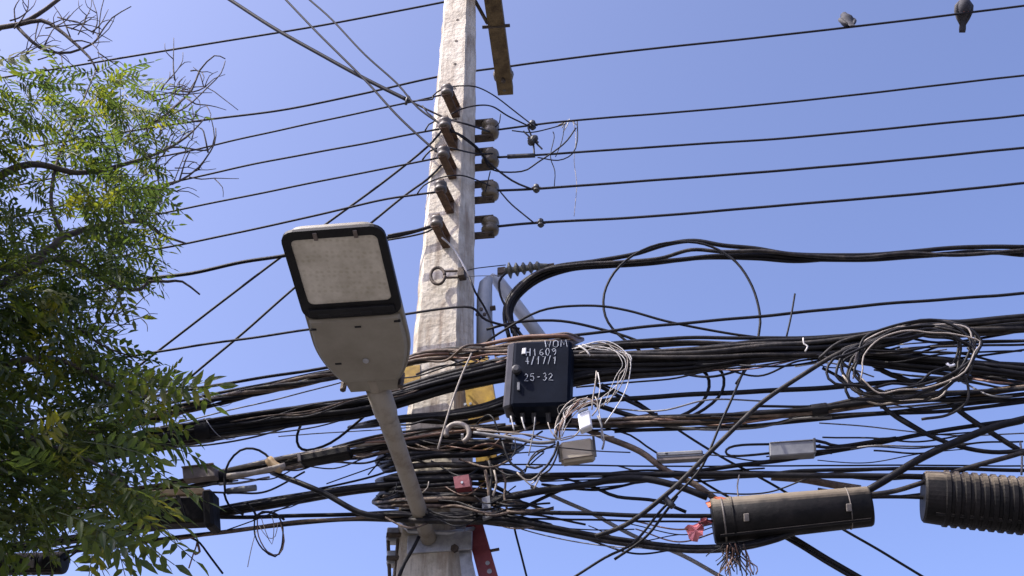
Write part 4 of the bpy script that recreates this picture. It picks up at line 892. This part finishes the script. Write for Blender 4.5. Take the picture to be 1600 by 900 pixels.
# ------------------------------------------------------------------ pigeons
def pigeon(label, px, py, s, lean, off=.9, face=-1):
    """back view; spine from head to tail, seen from below"""
    foot = P(px, py, off) + Vector((0, 0, .004)); t = thing('pigeon', foot, label, 'pigeon', 'pigeons on the topmost wire')
    up = Vector((lean, .25, .95)).normalized(); bk = Vector((0, -1, 0)); sdv = Vector((1, 0, 0))
    fwd = Vector((0, 1, 0))
    C = foot + Vector((0, 0, .055*s))
    spine = [(Vector((0, .085, .125)), .004), (Vector((0, .075, .125)), .02), (Vector((0, .055, .128)), .031), (Vector((0, .035, .118)), .03), (Vector((0, .022, .088)), .032), (Vector((0, .012, .05)), .052), (Vector((0, -.002, .012)), .062), (Vector((0, -.02, -.025)), .055), (Vector((0, -.045, -.06)), .036), (Vector((0, -.07, -.095)), .028), (Vector((0, -.10, -.15)), .030), (Vector((0, -.115, -.175)), .026)]
    V, F = [], []; n = 14
    for i, (c, r_) in enumerate(spine):
        tg = (spine[min(i+1, len(spine)-1)][0]-spine[max(i-1, 0)][0]).normalized(); a = Vector((1, 0, 0)); b = tg.cross(a)
        fl = 1.0 if i < 8 else (.6, .35, .16, .1)[i-8]
        for j in range(n):
            q = 2*math.pi*j/n; p = c + a*r_*math.cos(q) + b*r_*fl*math.sin(q)
            V.append(C + Vector((p.x + lean*p.z, face*p.y, p.z))*s)
    for i in range(len(spine)-1):
        for j in range(n):
            k = (j+1) % n; F.append((i*n+j, i*n+k, (i+1)*n+k, (i+1)*n+j))
    F.append(tuple(range(n-1, -1, -1))); F.append(tuple((len(spine)-1)*n+j for j in range(n)))
    if face < 0: F = [tuple(reversed(f)) for f in F]
    obj('body', (V, F), MT['feather'], t, True)
    for q in (-1, 1):
        ws = [(Vector((q*.040, .02, .05)), .012), (Vector((q*.056, .0, .02)), .024), (Vector((q*.056, -.025, -.02)), .024), (Vector((q*.042, -.055, -.07)), .016), (Vector((q*.022, -.08, -.12)), .006)]
        pts = [C + Vector((p.x+lean*p.z, face*p.y, p.z))*s for p, _ in ws]
        obj('wing', tube(pts, [r_*s for _, r_ in ws], 8), MT['featherlight' if q < 0 else 'feather'], t, True)
        f = foot + Vector((q*.018*s, 0, 0)); obj('foot', tube([f + Vector((0, .0, .0)), f + Vector((0, 0, .03*s))], .004*s, 6), MT['feet'], t)
        obj('toe', tube([f + Vector((0, -.012, -.004))*s, f + Vector((0, .0, .004))*s, f + Vector((0, .02, .0))*s], .004*s, 6), MT['feet'], t)
pigeon('smaller hunched pigeon on the topmost wire, left of the other', 1325, 41, .72, .0, face=1)
pigeon('larger dark pigeon near the right frame edge, tail hanging down', 1509, 20, .78, .1)

# ------------------------------------------------------------------ tree
rt = random.Random(77)
troot = Vector((-3.3, 4.3, 0))
tree = thing('tree', troot, 'leafy green tree with pinnate leaves filling the left side', 'tree')
obj('trunk', tube([troot + Vector(p) for p in [(0, 0, 0), (.03, .02, .8), (.0, .05, 1.8), (.08, .03, 2.7), (.15, .0, 3.6), (.22, .05, 4.6), (.3, .1, 5.6)]], [.2, .17, .15, .13, .1, .07, .04], 12), MT['bark'], tree, True)
def TP(px, py, Y): return PY(px, py, Y)
def limb(pts, w0, w1, name='branch', n=6):
    """pts: (px,py,Y)"""
    s = cr(pts, 14.0); q = [TP(*p) if True else p for p in s]
    m = len(q); r0 = px2m(w0, q[0])/2; r1 = px2m(w1, q[-1])/2
    return obj(name, tube(q, [r0+(r1-r0)*i/(m-1) for i in range(m)], n), MT['bark'], tree, True)
limb([(-330, 560, 4.3), (-120, 470, 4.2), (60, 400, 4.2), (100, 370, 4.2), (160, 352, 4.3), (225, 347, 4.5), (250, 366, 4.6), (292, 381, 4.7)], 34, 3)
limb([(-320, 420, 4.3), (-100, 340, 4.2), (30, 260, 4.2), (120, 270, 4.3), (175, 262, 4.35), (245, 240, 4.45), (290, 215, 4.5), (320, 185, 4.6)], 26, 2)
limb([(-320, 300, 4.4), (-120, 160, 4.5), (-20, 55, 4.6), (30, 38, 4.6), (60, 22, 4.6), (90, 0, 4.6), (140, -40, 4.6)], 22, 5)
limb([(30, 38, 4.6), (65, 32, 4.6), (90, 45, 4.6), (115, 66, 4.6), (140, 90, 4.6), (152, 112, 4.6)], 8, 3)
limb([(25, 40, 4.6), (50, 65, 4.6), (75, 80, 4.65), (110, 82, 4.7), (145, 68, 4.7), (155, 55, 4.7), (175, 28, 4.7), (205, 10, 4.7)], 6, 1.6)
limb([(155, 55, 4.7), (155, 40, 4.7), (158, 15, 4.7), (165, -10, 4.7)], 2.2, 1.4, 'twig', 5)
limb([(110, 58, 4.6), (98, 30, 4.6), (85, 10, 4.6)], 2.4, 1.4, 'twig', 5)
limb([(145, 68, 4.7), (170, 45, 4.7), (180, 25, 4.7)], 2.0, 1.2, 'twig', 5)
limb([(60, 35, 4.6), (55, 60, 4.6), (62, 70, 4.6)], 2.4, 1.4, 'twig', 5)
limb([(25, 40, 4.6), (22, 15, 4.6), (30, 0, 4.6)], 3, 1.6, 'twig', 5)
limb([(225, 200, 4.5), (250, 186, 4.5), (275, 165, 4.55), (300, 140, 4.6), (312, 110, 4.6), (335, 87, 4.6), (352, 92, 4.6)], 5, 1.6)
limb([(255, 185, 4.5), (290, 168, 4.55), (325, 136, 4.6), (345, 115, 4.6), (352, 95, 4.6)], 3, 1.4, 'twig', 5)
limb([(232, 152, 4.5), (260, 146, 4.55), (290, 140, 4.6), (320, 135, 4.6), (350, 155, 4.6), (372, 172, 4.6)], 2.6, 1.2, 'twig', 5)
limb([(318, 135, 4.6), (312, 115, 4.6), (302, 105, 4.6)], 2, 1.2, 'twig', 5)
limb([(245, 240, 4.45), (270, 230, 4.5), (295, 232, 4.55), (325, 235, 4.6), (335, 215, 4.6), (330, 185, 4.6)], 4, 1.5, 'twig', 5)
limb([(225, 347, 4.5), (240, 320, 4.5), (246, 297, 4.55), (280, 283, 4.6), (310, 262, 4.6), (335, 225, 4.6), (337, 200, 4.6)], 6, 1.5)
limb([(280, 283, 4.6), (290, 250, 4.6), (298, 235, 4.6)], 3, 1.4, 'twig', 5)
limb([(325, 238, 4.6), (318, 205, 4.6), (312, 200, 4.6)], 3, 1.4, 'twig', 5)
limb([(250, 296, 4.55), (245, 270, 4.5), (248, 250, 4.5)], 2.4, 1.2, 'twig', 5)
limb([(-300, 600, 4.2), (-60, 480, 4.1), (80, 405, 4.1), (150, 430, 4.2), (185, 450, 4.25), (220, 452, 4.3), (232, 440, 4.3), (262, 440, 4.3), (285, 440, 4.3), (312, 460, 4.3)], 24, 3)
limb([(185, 450, 4.25), (190, 480, 4.25), (200, 500, 4.25)], 5, 2, 'twig', 5)
limb([(186, 462, 4.25), (175, 490, 4.25), (155, 515, 4.25), (135, 530, 4.2)], 4, 2, 'twig', 5)
limb([(184, 450, 4.25), (186, 425, 4.3), (180, 400, 4.3), (150, 360, 4.3)], 5, 2.5, 'twig', 5)
limb([(155, 525, 4.2), (185, 508, 4.25), (215, 508, 4.3)], 2.4, 1.4, 'twig', 5)
limb([(-280, 700, 4.1), (-60, 640, 4.0), (60, 690, 3.95), (140, 720, 3.95), (200, 760, 3.95), (235, 800, 3.95)], 20, 2)
limb([(-280, 640, 4.1), (-40, 580, 4.0), (80, 560, 4.0), (170, 600, 4.0), (240, 620, 4.0), (290, 590, 4.05)], 20, 2)
limb([(100, 370, 4.2), (80, 320, 4.2), (90, 250, 4.3), (120, 180, 4.4), (150, 110, 4.6)], 7, 2)
limb([(-60, 480, 4.1), (20, 500, 4.05), (100, 500, 4.1), (160, 540, 4.1), (215, 560, 4.1)], 9, 2)

def twigs(n, xr, yr, seed):
    r = random.Random(seed)
    for _ in range(n):
        x, y = r.uniform(*xr), r.uniform(*yr); a = r.uniform(-1.3, .5); L = r.uniform(25, 80); Y = r.uniform(4.35, 4.7); p = [(x, y, Y)]
        for k in range(4):
            a += r.uniform(-.5, .5); x += math.cos(a)*L/4; y += math.sin(a)*L/4; p.append((x, y, Y + .02*k))
        limb(p, r.uniform(2.0, 3.2), 1.0, 'twig', 5)
        q = p[2]; a += r.choice((-.8, .8)); limb([q, (q[0]+math.cos(a)*L*.25, q[1]+math.sin(a)*L*.25, Y), (q[0]+math.cos(a+.3)*L*.42, q[1]+math.sin(a+.3)*L*.42, Y)], 1.8, .9, 'twig', 5)
twigs(18, (190, 270), (120, 345), 5)
twigs(26, (235, 300), (110, 300), 9)
twigs(22, (10, 170), (25, 110), 6)
twigs(8, (130, 210), (430, 540), 7)
# leaf meshes: a thin rachis with paired folded leaflets
def leafgeo(L, pairs, ll, lw, seed):
    r = random.Random(seed); V, F = [], []
    def add(vs, fs):
        n = len(V); V.extend(vs); F.extend(tuple(i+n for i in f) for f in fs)
    droop = r.uniform(.15, .5); sx = r.uniform(-.15, .15)
    def rp(t): return Vector((sx*L*t*t, L*t, -droop*L*t*t))
    for a, b in ((0, .35), (.35, .7), (.7, 1)):
        p, q = rp(a), rp(b); w = .0016
        add([p+Vector((w, 0, 0)), p+Vector((-w, 0, 0)), p+Vector((0, 0, -w*1.5)), q+Vector((w, 0, 0)), q+Vector((-w, 0, 0)), q+Vector((0, 0, -w*1.5))], [(0, 1, 4, 3), (1, 2, 5, 4), (2, 0, 3, 5)])
    def leaflet(base, d, l):
        d = d.normalized(); up = Vector((r.uniform(-.25, .25), r.uniform(-.2, .2), 1)); s = d.cross(up).normalized(); u = s.cross(d)
        w = lw*r.uniform(.8, 1.15); dr = r.uniform(.05, .3)*l
        pts = [base, base + d*l*.32 + s*w*.5 + u*w*.16 - Vector((0, 0, dr*.1)), base + d*l*.68 + s*w*.36 + u*w*.1 - Vector((0, 0, dr*.45)), base + d*l - Vector((0, 0, dr)),
               base + d*l*.68 - s*w*.36 + u*w*.1 - Vector((0, 0, dr*.45)), base + d*l*.32 - s*w*.5 + u*w*.16 - Vector((0, 0, dr*.1)), base + d*l*.5 - Vector((0, 0, dr*.25))]
        add(pts, [(0, 1, 6), (1, 2, 6), (2, 3, 6), (3, 4, 6), (4, 5, 6), (5, 0, 6)])
    for k in range(pairs):
        t = .16 + .8*k/pairs; tl = ll*(1-.35*abs(t-.5)**1.2)*r.uniform(.85, 1.1)
        for q in (-1, 1):
            if r.random() < .06: continue
            leaflet(rp(t), Vector((q*1.0, .55 + r.uniform(-.15, .15), r.uniform(-.25, .15))), tl)
    leaflet(rp(1), Vector((sx, 1, -droop)), ll)
    return V, F
BIG = [leafgeo(.25, 6, .068, .021, i) for i in range(5)]
SML = [leafgeo(.17, 7, .040, .011, 50+i) for i in range(5)]
BIGM = [mesh('leaf', g, MT['leaf']) for g in BIG]
def xf(p, az, el, roll, sc):
    return Matrix.Translation(p) @ Matrix.Rotation(az, 4, 'Z') @ Matrix.Rotation(el, 4, 'X') @ Matrix.Rotation(roll, 4, 'Y') @ Matrix.Scale(sc, 4)
def inside(x, y, poly):
    c = False; n = len(poly)
    for i in range(n):
        x1, y1 = poly[i]; x2, y2 = poly[i-1]
        if (y1 > y) != (y2 > y) and x < (x2-x1)*(y-y1)/(y2-y1)+x1: c = not c
    return c
UP = [(-400, 90), (0, 105), (60, 100), (100, 118), (165, 105), (225, 130), (240, 165), (265, 195), (232, 225), (215, 270), (235, 310), (225, 340), (215, 390), (205, 425), (165, 440), (140, 480), (60, 500), (-400, 520)]
LO = [(-400, 430), (0, 420), (70, 430), (125, 460), (120, 520), (160, 545), (205, 560), (250, 595), (270, 625), (205, 645), (165, 665), (160, 700), (185, 735), (205, 770), (212, 810), (170, 832), (110, 828), (60, 822), (-400, 830)]
leaves = []
def fill(poly, n, y0, y1, geo, edge, sc):
    xs = [p[0] for p in poly]; ys = [p[1] for p in poly]; k = 0; tries = 0
    while k < n and tries < n*60:
        tries += 1
        x, y = rt.uniform(min(xs), max(xs)), rt.uniform(min(ys), max(ys))
        if not inside(x, y, poly): continue
        Y = rt.uniform(y0, y1); p = TP(x, y, Y)
        if noise.noise(p*2.6 + Vector((3, 1, 7))) < edge: continue
        az = rt.uniform(-math.pi, math.pi) if rt.random() < .45 else rt.gauss(-1.2, .7)
        leaves.append((p, az, rt.gauss(-.15, .45), rt.gauss(0, .6), sc*rt.uniform(.75, 1.2), geo, x, y)); k += 1
fill(UP, 1080, 3.75, 4.85, 'S', -.02, 1.1)
fill(UP, 150, 3.9, 4.7, 'B', -.1, .7)
fill(LO, 860, 3.7, 4.5, 'B', -.28, .85)
fill(LO, 430, 3.7, 4.6, 'S', -.3, 1.15)
fill([(-700, -150), (-330, -60), (-60, 130), (-60, 420), (-700, 500)], 400, 3.9, 5.0, 'B', -.5, 1.2)  # this and the next: unseen off-frame leaves, added for shading
fill([(-700, 300), (-60, 300), (-60, 860), (-700, 900)], 600, 3.8, 4.8, 'B', -.5, 1.2)
cc = Vector((-3.6, 3.6, 4.95)); k = 0  # unseen upper crown, added toward the sun to shade the lower leaves
while k < 1500:
    q = Vector((rt.uniform(-1, 1), rt.uniform(-1, 1), rt.uniform(-1, 1)))
    if q.length > 1: continue
    p = cc + Vector((q.x*1.45, q.y*1.25, q.z*1.15)); dp = depth(p); x = 800 + FPX*p.x/dp
    k += 1
    if x > -70: continue
    leaves.append((p, rt.uniform(-3.1, 3.1), rt.gauss(-.15, .45), rt.gauss(0, .6), 1.35, 'B', x, 0))
# outermost leaves along the lower edge, placed singly
spec = [(150, 545, 3.6), (190, 575, 3.6), (175, 600, 3.6), (215, 600, 3.6), (225, 620, 3.65), (165, 640, 3.6), (200, 735, 3.6), (175, 760, 3.6), (205, 800, 3.6), (150, 815, 3.55), (110, 830, 3.55), (225, 690, 3.7), (90, 800, 3.5), (190, 700, 3.6), (130, 690, 3.5), (210, 640, 3.7), (240, 585, 3.7)]
for (x, y, Y) in spec:
    leaves.append((TP(x, y, Y), rt.gauss(-1.5, .5), rt.gauss(-.1, .3), rt.gauss(0, .6), 1.05, 'B', x, y))
cand = [i for i, q in enumerate(leaves) if q[5] == 'B' and q[6] > 0 and q[0].y < 4.2]
cand.sort(key=lambda i: -(leaves[i][6]*.8 - (leaves[i][0].y-3.5)*120)); single = set(cand[:290])
V, F = [], []
for i, (p, az, el, ro, sc, g, x, y) in enumerate(leaves):
    Mx = xf(p, az, el, ro, sc)
    if i in single:
        o = bpy.data.objects.new('leaf', BIGM[i % 5]); COL.objects.link(o); o.parent = tree; o.matrix_basis = Matrix.Translation(-troot) @ Mx
    else:
        gv, gf = (BIG if g == 'B' else SML)[i % 5]; n = len(V)
        V.extend(Mx @ v for v in gv); F.extend(tuple(k+n for k in f) for f in gf)
obj('crown', (V, F), MT['leaf'], tree, kind='stuff')
